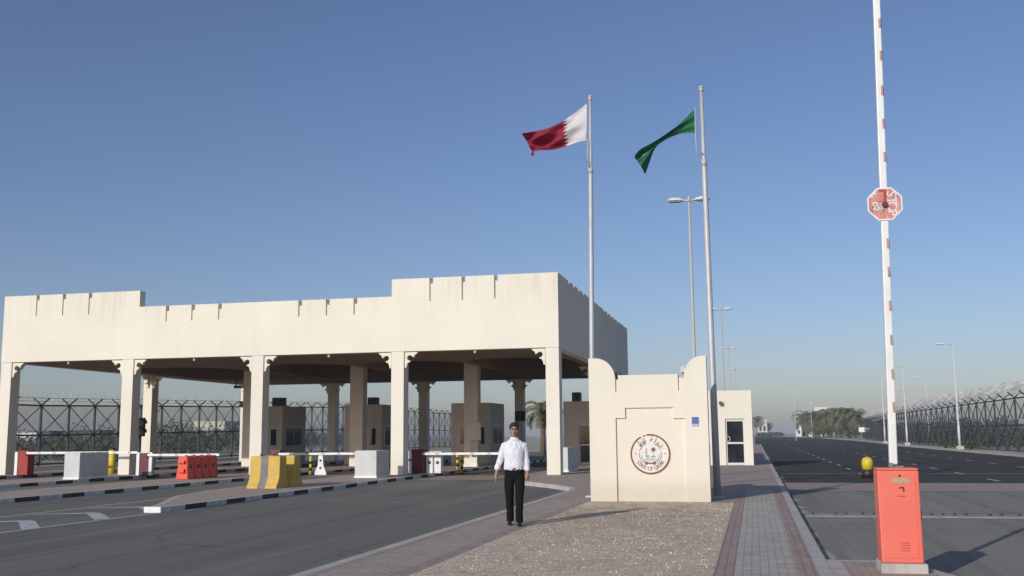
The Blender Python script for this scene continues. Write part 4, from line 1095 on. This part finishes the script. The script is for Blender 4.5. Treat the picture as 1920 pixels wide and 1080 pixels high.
def bx(z): return 1.537 + 0.0225 * (z - 1.34)
b = MB(); w0, w1 = 0.044, 0.040
yb = nby + 0.095
b.ring_loft([[(bx(z) - w, yb - w, z), (bx(z) + w, yb - w, z), (bx(z) + w, yb + w, z), (bx(z) - w, yb + w, z)] for z, w in ((1.33, w0), (7.6, w1))], True, True, False)
boom = b.build('boom', 'boom_white', t, bevel=0.012)
for z in (1.98, 2.36, 2.76, 3.16, 3.56, 3.9, 4.95, 5.36, 5.77, 6.21, 6.62, 7.0):
    x = bx(z); b = MB(); b.quad((x + 0.012, yb - 0.046, z - 0.06), (x + 0.036, yb - 0.046, z - 0.06), (x + 0.036, yb - 0.046, z + 0.06), (x + 0.012, yb - 0.046, z + 0.06))
    b.quad((x + 0.045, yb - 0.03, z - 0.06), (x + 0.045, yb + 0.03, z - 0.06), (x + 0.045, yb + 0.03, z + 0.06), (x + 0.045, yb - 0.03, z + 0.06)); b.build('reflector', 'faded_red', boom)
sx, sz, sy = 1.612, 4.375, yb - 0.055
b = MB(); b.prism(circ(sx, sz, 0.213, 8, R(22.5)), None, XZ(0), sy, sy + 0.008); sgn = b.build('stop_sign', 'signwhite', boom)
b = MB(); b.prism(circ(sx, sz, 0.194, 8, R(22.5)), None, XZ(0), sy - 0.003, sy + 0.001); b.build('sign_face', 'signred', sgn)
b = MB()
def rot90(vs, cx, cz, sc=1.0, yoff=0.006):   # lettering reads upwards because the boom is raised
    return [(cx + y * sc, sy - yoff, cz - x * sc) for x, y in vs]
for k, ch in enumerate('STOP'):
    vs, fs = glyph(ch, 0.155); b = MB(); b.add(rot90(vs, sx + 0.075, sz + 0.115 - 0.077 * k), fs); b.build('letter', 'signwhite', sgn)
for ch, dz in (('\uFED7', -0.045), ('\uFED2', 0.05)):
    vs, fs = glyph(ch, 0.17); b = MB(); b.add(rot90(vs, sx - 0.095, sz + dz), fs); b.build('letter', 'signwhite', sgn)
b = MB(); b.prism([(sx - 0.06, sz + 0.175), (sx + 0.02, sz + 0.175), (sx + 0.02, sz + 0.0), (sx - 0.012, sz + 0.0), (sx - 0.012, sz + 0.150), (sx - 0.06, sz + 0.150)], None, XZ(0), sy - 0.007, sy - 0.009); b.build('red_patch', 'signred2', sgn)
b = MB(); b.tube([(sx, sy - 0.005, sz - 0.01), (sx, sy - 0.05, sz - 0.01)], [0.036, 0.03], 14); b.build('bolt', 'maroon', sgn)

t = thing('road_beacon', 'round yellow beacon on a black base on the road behind the orange cabinet', 'beacon', (4.05, 41, 0))
b = MB(); b.tube([(4.05, 41, 0), (4.05, 41, 0.30), (4.05, 41, 0.33)], [0.24, 0.22, 0.16], 16); b.build('base', 'black', t)
b = MB(); b.tube([(4.05, 41, 0.32), (4.05, 41, 0.55), (4.05, 41, 0.68), (4.05, 41, 0.76), (4.05, 41, 0.79)], [0.20, 0.21, 0.19, 0.12, 0.02], 18); b.build('dome', 'yellow_b', t)
t = thing('road_beacon', 'black rubber base beside the yellow beacon', 'base', (4.5, 41.3, 0))
b = MB(); b.tube([(4.5, 41.3, 0), (4.5, 41.3, 0.30), (4.5, 41.3, 0.36)], [0.25, 0.22, 0.14], 14); b.build('rubber_base', 'black', t)

# ------------------------------------------------------------------ walking man (x right, faces -y, feet at 0)
man = thing('person', 'man in white long sleeved shirt and black trousers walking on the paving', 'person', (-4.17, 18.05, ZI))
from mathutils import noise as mnoise
def folds(o, amp, sc):
    me = o.data; nn = [v.normal.copy() for v in me.vertices]
    for v, n in zip(me.vertices, nn):
        p = Vector((v.co.x * sc[0], v.co.y * sc[1], v.co.z * sc[2] + v.co.x * 9))
        f = 1 - abs(mnoise.noise(p)) * 2.2
        v.co += n * (f * amp + 0.4 * amp * mnoise.noise(p * 2.3))
    me.update(); return o
def ering(cx, cy, z, rx, ry, n=20, tilt=0.0):
    return [(cx + rx * math.cos(2 * math.pi * i / n), cy + ry * math.sin(2 * math.pi * i / n) + tilt * math.cos(2 * math.pi * i / n), z) for i in range(n)]
b = MB()
# legs, trunk, neck
LEG = {-1: [(-0.080, 0.0, 0.92), (-0.098, 0.0, 0.70), (-0.090, 0.01, 0.49), (-0.085, 0.07, 0.30), (-0.080, 0.13, 0.09)],
       1: [(0.080, 0.0, 0.92), (0.092, -0.07, 0.70), (0.082, -0.12, 0.49), (0.078, -0.13, 0.30), (0.075, -0.13, 0.09)]}
for s in (-1, 1): b.tube(LEG[s], [0.070, 0.062, 0.045, 0.042, 0.034], 14)
b.ring_loft([ering(0, 0, 0.86, 0.13, 0.09), ering(0, 0, 0.98, 0.155, 0.10), ering(0, 0, 1.10, 0.145, 0.095), ering(0, 0, 1.28, 0.165, 0.105), ering(0, 0, 1.40, 0.16, 0.09), ering(0, 0, 1.47, 0.09, 0.065), ering(0, 0, 1.50, 0.055, 0.055), ering(0, -0.015, 1.60, 0.052, 0.056)])
ARM = {-1: [(-0.165, 0.0, 1.405), (-0.215, 0.012, 1.27), (-0.255, 0.015, 1.13), (-0.300, -0.035, 1.00), (-0.318, -0.065, 0.905)],
       1: [(0.165, 0.0, 1.405), (0.198, 0.02, 1.27), (0.212, 0.02, 1.12), (0.222, -0.03, 0.98), (0.225, -0.06, 0.885)]}
for s in (-1, 1): b.tube(ARM[s], [0.05, 0.045, 0.038, 0.032, 0.026], 12)
# head: tilted a little forward
hc = Vector((0.0, -0.035, 1.655)); hr = Matrix.Rotation(R(10), 3, 'X') @ Matrix.Rotation(R(3), 3, 'Y')
b.ellipsoid(hc + Vector((0, 0.012, 0.02)), (0.074, 0.094, 0.098), 18, 14, rot=hr)
b.ellipsoid(hc + Vector((0, -0.025, -0.045)), (0.058, 0.066, 0.068), 16, 12, rot=hr)
b.ellipsoid(hc + Vector((0, -0.062, -0.085)), (0.030, 0.026, 0.024), 12, 8)          # chin
b.tube([hc + Vector((0, -0.085, 0.012)), hc + Vector((0, -0.108, -0.032)), hc + Vector((0, -0.092, -0.043))], [0.009, 0.017, 0.012], 8)   # nose
b.ellipsoid(hc + Vector((0, -0.076, 0.030)), (0.050, 0.018, 0.010), 12, 8)           # brow
b.ellipsoid(hc + Vector((0, -0.082, -0.067)), (0.026, 0.012, 0.009), 10, 6)         # mouth
for s in (-1, 1):
    b.ellipsoid(hc + Vector((s * 0.078, 0.010, -0.012)), (0.012, 0.022, 0.033), 10, 8)   # ears
    b.ellipsoid(hc + Vector((s * 0.040, -0.066, -0.025)), (0.022, 0.018, 0.020), 10, 8)  # cheeks
# hands
for s in (-1, 1):
    w = Vector(ARM[s][-1]); d = (w - Vector(ARM[s][-2])).normalized()
    side = Vector((0, -1, 0)); side = (side - d * side.dot(d)).normalized(); nrm = d.cross(side)
    p0 = w + d * 0.005; b.tube([w - d * 0.02, p0 + d * 0.02, p0 + d * 0.055, p0 + d * 0.085], [0.025, 0.033, 0.036, 0.030], 10)
    inward = Vector((-s, 0, 0))
    for k, (off, ln) in enumerate(((-0.030, 0.075), (-0.010, 0.083), (0.011, 0.078), (0.030, 0.060))):
        q = p0 + d * 0.085 - side * off
        curl = 0.25 + 0.09 * k
        a1 = (d + inward * curl * 0.5).normalized(); a2 = (d + inward * curl * 1.2).normalized(); a3 = (d * 0.8 + inward * curl * 2.0).normalized()
        b.tube([q - d * 0.02, q + a1 * ln * .45, q + a1 * ln * .45 + a2 * ln * .32, q + a1 * ln * .45 + a2 * ln * .32 + a3 * ln * .25], [0.0095, 0.009, 0.008, 0.0065], 8)
    th = p0 + d * 0.03 + side * 0.03
    b.tube([th - side * 0.01, th + side * 0.02 + d * 0.025, th + side * 0.022 + d * 0.055 + inward * 0.012, th + side * 0.015 + d * 0.08 + inward * 0.02], [0.013, 0.0115, 0.010, 0.008], 8)
body = b.build('body', 'skin', man, local=True, remesh=0.0055, smooth_it=2)
# hair
b = MB()
b.ellipsoid(hc + Vector((0, 0.024, 0.050)), (0.087, 0.096, 0.098), 18, 14, rot=hr)
b.ellipsoid(hc + Vector((0.012, -0.034, 0.104)), (0.066, 0.056, 0.038), 14, 10)
for k in range(36):
    a = rnd.uniform(0, 2 * math.pi); e = rnd.uniform(0.1, 1.3)
    p = hc + Vector((0.078 * math.cos(a) * math.cos(e), 0.02 + 0.085 * math.sin(a) * math.cos(e), 0.045 + 0.085 * math.sin(e)))
    b.ellipsoid(p, (0.015, 0.015, 0.012), 8, 6)
hair = b.build('hair', 'hair', man, local=True, remesh=0.007, smooth_it=1)
for s in (-1, 1):
    b = MB(); b.ellipsoid(hc + Vector((s * 0.030, -0.078, 0.008)), (0.014, 0.010, 0.006), 10, 8); b.build('eye', 'eye', man, local=True)
    b = MB(); b.tube([hc + Vector((s * 0.014, -0.097, 0.030)), hc + Vector((s * 0.032, -0.092, 0.036)), hc + Vector((s * 0.050, -0.078, 0.030))], [0.005, 0.006, 0.004], 6); b.build('eyebrow', 'hair', man, local=True)
b = MB(); b.tube([hc + Vector((-0.022, -0.090, -0.064)), hc + Vector((0, -0.097, -0.062)), hc + Vector((0.022, -0.090, -0.064))], [0.004, 0.007, 0.004], 8); b.build('lips', 'lip', man, local=True)
# shirt
b = MB()
b.ring_loft([ering(0, 0, 0.955, 0.165, 0.122), ering(0, 0, 0.985, 0.184, 0.140), ering(0.004, -0.006, 1.03, 0.184, 0.146), ering(0, -0.006, 1.13, 0.170, 0.134), ering(0, -0.008, 1.25, 0.178, 0.138), ering(0, 0, 1.34, 0.186, 0.124), ering(0, 0.006, 1.405, 0.190, 0.104), ering(0, 0.008, 1.445, 0.165, 0.088), ering(0, 0.008, 1.475, 0.110, 0.080), ering(0, 0.004, 1.50, 0.072, 0.072)])
for s in (-1, 1):
    A = [Vector(p) for p in ARM[s]]; sh = Vector((s * 0.12, 0.003, 1.41))
    wr = A[3] + (A[4] - A[3]) * 0.30
    b.tube([sh, A[0] + Vector((s * 0.004, 0, -0.012)), A[1], A[2], A[2] + (A[3] - A[2]) * 0.5, wr - Vector((0, 0, -0.02)), wr], [0.050, 0.062, 0.060, 0.054, 0.053, 0.049, 0.040], 16)
folds(b.build('shirt', 'shirt', man, local=True, remesh=0.0075, smooth_it=3), 0.008, (11, 11, 6))
b = MB()
for s in (-1, 1):
    b.prism([(0.006 * s, 1.478), (s * 0.05, 1.520), (s * 0.078, 1.505), (s * 0.062, 1.448)], None, lambda u, v, d: (u, -0.078 - d + abs(u) * 0.35, v), 0.0, 0.010)
b.ring_loft([ering(0, 0.0, 1.485, 0.078, 0.080), ering(0, 0.006, 1.535, 0.068, 0.068)], False, False)
b.build('collar', 'shirt', man, local=True)
b = MB()
for z in (1.41, 1.33, 1.25, 1.17, 1.09): b.ellipsoid((0.003, -0.146, z), (0.006, 0.004, 0.006), 8, 6)
b.build('buttons', 'shirt', man, local=True)
# trousers
b = MB()
b.ring_loft([ering(0, 0, 0.80, 0.140, 0.11), ering(0, 0, 0.88, 0.170, 0.125), ering(0, 0, 0.95, 0.174, 0.132), ering(0, 0, 0.995, 0.166, 0.130)])
for s in (-1, 1):
    P = [Vector(p) for p in LEG[s]]
    b.tube([P[0] + Vector((0, 0, -0.02)), P[0] + (P[1] - P[0]) * 0.45, P[1], P[2], P[3], P[4] + Vector((0, 0.0, 0.02)), P[4] + Vector((0, 0.0, -0.025))], [0.086, 0.092, 0.085, 0.070, 0.064, 0.061, 0.066], 18)
folds(b.build('trousers', 'trousers', man, local=True, remesh=0.008, smooth_it=3), 0.006, (12, 12, 7))
b = MB(); b.ring_loft([ering(0, 0, 0.972, 0.178, 0.138), ering(0, 0, 1.0, 0.176, 0.136)], True, True); b.box(-0.02, 0.02, -0.146, -0.137, 0.974, 0.998); b.build('belt', 'shoe', man, local=True)
for s in (-1, 1):
    x, y = LEG[s][-1][0], LEG[s][-1][1]
    b = MB()
    b.ring_loft([[(x + s * 0.008 + u * w, yy, 0.004 + v * h) for u, v in ((-0.9, 0), (0.9, 0), (1, 0.25), (0.8, 0.75), (0.35, 1), (-0.35, 1), (-0.8, 0.75), (-1, 0.25))] for yy, w, h in ((y + 0.085, 0.022, 0.05), (y + 0.07, 0.036, 0.085), (y + 0.02, 0.040, 0.105), (y - 0.04, 0.041, 0.085), (y - 0.11, 0.047, 0.062), (y - 0.165, 0.042, 0.050), (y - 0.195, 0.022, 0.032))])
    b.build('shoe', 'shoe', man, local=True)
man.rotation_euler.z = R(13)

# ------------------------------------------------------------------ vegetation
def palm(x, y, h, cr, label, nf=26, seed=0, z0=0.0):
    r = random.Random(seed)
    t = thing('palm_tree', label, 'palm tree', (x, y, z0), 'date palms in the distance')
    b = MB(); th = h - cr * 0.75; ln = r.uniform(-.2, .2)
    b.tube([(x, y, z0 - 0.1), (x + ln * .4, y, z0 + th * .5), (x + ln, y, z0 + th)], [0.26, 0.21, 0.24], 10); b.build('trunk', 'trunk', t)
    g = MB(); d = MB()
    top = Vector((x + ln, y, z0 + th))
    for k in range(nf + 16):
        dry = k >= nf
        az = r.uniform(0, 2 * math.pi); el = r.uniform(-0.2, 1.35) if not dry else r.uniform(-1.0, -0.5)
        L = cr * r.uniform(0.9, 1.25) * (0.7 if dry else 1); dirv = Vector((math.cos(az), math.sin(az), 0)); pts = []
        p = top.copy(); e = el
        for i in range(8):
            pts.append(p.copy()); p = p + (dirv * math.cos(e) + Vector((0, 0, 1)) * math.sin(e)) * L / 7; e -= 0.22 + 0.05 * i
        mb = d if dry else g; sd = Vector((-dirv.y, dirv.x, 0))
        for i in range(1, 8):
            a, c = pts[i - 1], pts[i]; w = L * 0.24 * math.sin(math.pi * (i + 0.6) / 9.2); tv = (c - a)
            for s in (-1, 1):
                for q in (0.0, 0.5):
                    o = a + tv * q; tip = o + sd * s * w * r.uniform(.8, 1.15) + tv * 0.8 + Vector((0, 0, -w * r.uniform(0.1, 0.5)))
                    mb.add([o, o + tv * 0.42, tip], [(0, 1, 2)])
    g.build('crown', 'palm', t, fixn=False); d.build('dry_skirt', 'palm_dry', t, fixn=False)
    return t
def pxs(px): return 0.0419 + (px - 1500) * 0.000475
palm(-17.4, 86, 5.1, 2.0, 'palm tree beyond the canopy between the back column and right front column', 30, 5)
pl = [(1512, 352, 766), (1527, 340, 770), (1541, 352, 776), (1556, 330, 764), (1573, 324, 758), (1589, 330, 761), (1601, 322, 764), (1617, 312, 781), (1566, 345, 772), (1534, 330, 782)]
names = ['leftmost palm of the roadside cluster', 'palm second from left in the roadside cluster, below the white rooftop', 'palm under the white rooftop block', 'palm left of the tallest one in the cluster', 'tallest palm in the middle of the roadside cluster', 'dark palm right of the tallest one', 'palm near the right end of the cluster', 'low palm right of the cluster by the white sign', 'palm tucked behind the tallest one', 'short palm at the front left of the cluster']
for k, ((px, y, ytop), lab) in enumerate(zip(pl, names)):
    h = 1.7 + y * (811 - ytop) / 1900.0
    palm(pxs(px) * y, y, h, h * 0.56, lab, 52, 20 + k)
for px, y, ytop, lab in ((1654, 230, 781, 'palm left of the white boom behind the third lamp'), (1417, 640, 776, 'dark palm against the edge of the right booth'), (1438, 700, 789, 'far palm over the dark hedge'), (1431, 720, 792, 'far palm left of the hedge palm')):
    h = 1.7 + y * (811 - ytop) / 1900.0
    palm(pxs(px) * y, y, h, h * 0.45, lab, 26, int(px))
def leafball(b, c, r, n, q, rr):
    for k in range(n):
        v = Vector((rr.gauss(0, 1), rr.gauss(0, 1), rr.gauss(0, 1))).normalized() * (rr.random() ** 0.45)
        p = Vector((c[0] + v.x * r[0], c[1] + v.y * r[1], c[2] + v.z * r[2]))
        a = Vector((rr.gauss(0, 1), rr.gauss(0, 1), rr.gauss(0, 1))).normalized(); u = a.orthogonal().normalized(); w = a.cross(u); s = q * rr.uniform(.6, 1.3)
        b.add([p - u * s, p + w * s * .6, p + u * s, p - w * s * .6], [(0, 1, 2, 3)])
def shrub(x, y, w, h, label, n=260, q=0.22, mat='leaf', seed=1, group='shrubs in the distance'):
    rr = random.Random(seed)
    t = thing('shrub', label, 'shrub', (x, y, 0), group)
    b = MB()
    for k in range(5): leafball(b, (x + rr.uniform(-.4, .4) * w, y + rr.uniform(-.4, .4) * w, h * rr.uniform(.35, .65)), (w * .4, w * .4, h * .38), n // 5, q, rr)
    b.build('foliage', mat, t, fixn=False)
    b = MB()
    for k in range(4): b.tube([(x, y, -0.1), (x + rr.uniform(-.3, .3) * w, y + rr.uniform(-.3, .3) * w, h * .6)], [0.07, 0.02], 6)
    b.build('stems', 'trunk', t); return t
for k, (px, y, w, h, lab) in enumerate(((1532, 316, 4.2, 4.2, 'round dark bush left of the palm trunks'), (1571, 306, 3.6, 3.6, 'round bush in front of the palms, nearest the kerb'), (1592, 312, 3, 2.6, 'low bush right of the round one'), (1545, 322, 3.4, 3.0, 'bush between the two round ones'), (1622, 300, 2.2, 2.4, 'bush under the white sign'), (1637, 290, 4, 3.4, 'olive bush right of the white sign'), (1606, 318, 3, 3.2, 'dark bush behind the white sign'), (1660, 240, 3.5, 3.0, 'bush at the foot of the fence end'))):
    shrub(pxs(px) * y, y, w, h, lab, 420, 0.20, seed=60 + k)
for k, (x, y, w, h, lab) in enumerate(((16.6, 106.5, 1.3, 1.1, 'small bush left of the nearest lamp footing'), (18.4, 97.5, 1.0, 1.0, 'small bush right of the nearest lamp footing'))):
    shrub(x + 1.2 * (k == 0), y, w, h, lab, 260, 0.09, seed=90 + k, group='small shrubs at the lamp footing')
hd = MB(); rr = random.Random(4)
for k in range(26): leafball(hd, (1.5 + 0.5 * k, 556 + rr.uniform(-1, 1), 1.0), (1.0, 1.2, 1.1), 60, 0.4, rr)
tag(hd.build('hedge', 'scrub', fixn=False), 'long low dark hedge at the far end of the main road', 'hedge')
# scrub beyond the fences: an uncountable belt on either side
sc = MB(); rr = random.Random(8)
for k in range(330):
    y = rr.uniform(74, 235); x = -50 - rr.random() ** 1.5 * 55 - (y - 70) * 0.25; h = rr.uniform(1.2, 3.0)
    if y < 96: h = min(h, rr.uniform(1.3, 2.1))
    elif x > -95: h = rr.uniform(2.2, 4.4)
    leafball(sc, (x, y, h * .42), (rr.uniform(1.2, 2.6), rr.uniform(1.2, 2.6), h * .55), 170, 0.15, rr)
tag(sc.build('scrub_belt', 'scrub', fixn=False), 'grey green scrub belt beyond the left fence', 'scrub', kind='stuff')
sc = MB()
for k in range(330):
    y = rr.uniform(112, 262); x = 22.5 + rr.random() ** 1.4 * 14 + max(0, y - 140) * 0.05; h = rr.uniform(1.6, 3.9)
    if y < 126: h *= 0.6
    leafball(sc, (x, y, h * .47), (rr.uniform(1.0, 2.2), rr.uniform(1.0, 2.2), h * .53), 150, 0.17, rr)
tag(sc.build('scrub_belt', 'scrub', fixn=False), 'dark scrub belt behind the right fence', 'scrub', kind='stuff')

# ------------------------------------------------------------------ far sand bank and buildings
b = MB(); rr = random.Random(3); n = 60; rows = []
for j, (dy, hh) in enumerate(((0, -0.1), (10, 2.6), (18, 4.3), (30, 4.7), (60, 3.0), (90, -0.1))):
    rows.append([(-330 + 215 * i / n, 250 + dy, hh * (1 + 0.06 * math.sin(i * 0.7) + 0.05 * math.sin(i * 1.9)) * min(1, max(0.0, (n - i) / 7.0)) if hh > 0 else hh) for i in range(n + 1)])
vs = [p for r_ in rows for p in r_]; fs = []
for j in range(5):
    for i in range(n): a = j * (n + 1) + i; fs.append((a, a + 1, a + n + 2, a + n + 1))
b.add(vs, fs, None, True); struct(b.build('sand_hills', 'berm'))
def building(x0, x1, y0, y1, h, label, mat='bwhite', wins=(), par=0.4, group=None):
    t = thing('building', label, 'building', ((x0 + x1) / 2, (y0 + y1) / 2, 0), group)
    b = MB(); b.box(x0, x1, y0, y1, -0.1, h); b.build('wall', mat, t, bevel=0.03)
    b = MB(); b.box(x0 - 0.15, x1 + 0.15, y0 - 0.15, y1 + 0.15, h, h + par); b.build('roof', mat, t, bevel=0.03)
    for wx0, wx1, z0, z1 in wins:
        b = MB(); b.box(wx0 - .12, wx1 + .12, y0 - 0.08, y0 + 0.02, z0 - .12, z1 + .12); w = b.build('window', 'alu', t)
        b = MB(); b.box(wx0, wx1, y0 - 0.10, y0 - 0.03, z0, z1); b.build('pane', 'glass', w)
    return t
building(-137, -128.6, 236, 246, 5.4, 'cream block beyond the left fence and scrub', 'bcream', ((-135.5, -134, 2, 3.6), (-131.5, -130, 2, 3.6)))
building(-128, -123.5, 240, 246, 4.0, 'low grey building next to the cream block beyond the left fence', 'grey_paint', ((-127, -125, 1.5, 2.8),))
building(-158, -150, 216, 222, 3.4, 'dark low shed on the left skyline', 'ac', ((-156, -154, 1.5, 2.6),))
building(-169, -163.5, 216, 222, 3.3, 'dark low shed at the extreme left skyline', 'ac', ((-167, -166, 1.5, 2.6),))
building(-141, -136, 176, 180, 2.6, 'small white hut beyond the left fence', 'bwhite', ((-139.5, -138.5, 1, 2),))
building(18.2, 24.5, 470, 480, 4.6, 'small white house at the road end with dark door', 'bwhite', ((20.5, 21.5, 0.2, 2.6), (22.6, 23.4, 1.2, 2.6)))
building(17.4, 19.6, 462, 468, 6.6, 'narrow white gabled annex left of the small white house', 'bwhite', ((18.2, 18.9, 1.2, 2.6),))
building(28.5, 34.5, 520, 530, 13.4, 'tall white block whose top shows above the palms', 'bwhite', ((30, 31, 8, 10), (32, 33, 8, 10)))
building(44, 52, 395, 405, 5.6, 'white building just left of the white boom', 'bwhite', ((45.5, 47, 2, 4), (49, 50.5, 2, 4)))
building(43.5, 46.0, 390, 394, 8.2, 'white stair tower left of the white boom', 'bwhite', ((44.2, 45.1, 4, 6),))
building(2.0, 8.0, 690, 700, 10, 'pale building behind the hedge at the end of the road', 'bcream', ((3, 4.5, 3, 6), (5.5, 7, 3, 6)))
t = thing('roadside_sign', 'blank white rectangular sign on two posts in front of the palms', 'sign', (29.2, 300, 0))
b = MB(); b.box(27.9, 30.7, 299.9, 300.0, 1.7, 3.0); b.build('panel', 'white', t, bevel=0.02)
for x in (28.5, 30.1):
    b = MB(); b.tube([(x, 300.06, -0.05), (x, 300.06, 2.8)], 0.06, 8); b.build('post', 'galv_dull', t)

# ------------------------------------------------------------------ dusty air
hm = bpy.data.materials.new('dusty_air'); hm.use_nodes = True
hn = hm.node_tree.nodes; hn.remove(hn['Principled BSDF'])
pv = hn.new('ShaderNodeVolumePrincipled'); pv.inputs['Color'].default_value = (0.84, 0.92, 1.0, 1); pv.inputs['Density'].default_value = 0.0004; pv.inputs['Anisotropy'].default_value = 0.0
hm.node_tree.links.new(pv.outputs[0], hn['Material Output'].inputs['Volume'])
b = MB(); b.box(-1600, 1600, -300, 2600, -1.2, 14.6)
M['haze'] = hm
tag(b.build('haze', 'haze'), 'thin dusty haze over the whole place', 'haze', kind='stuff')
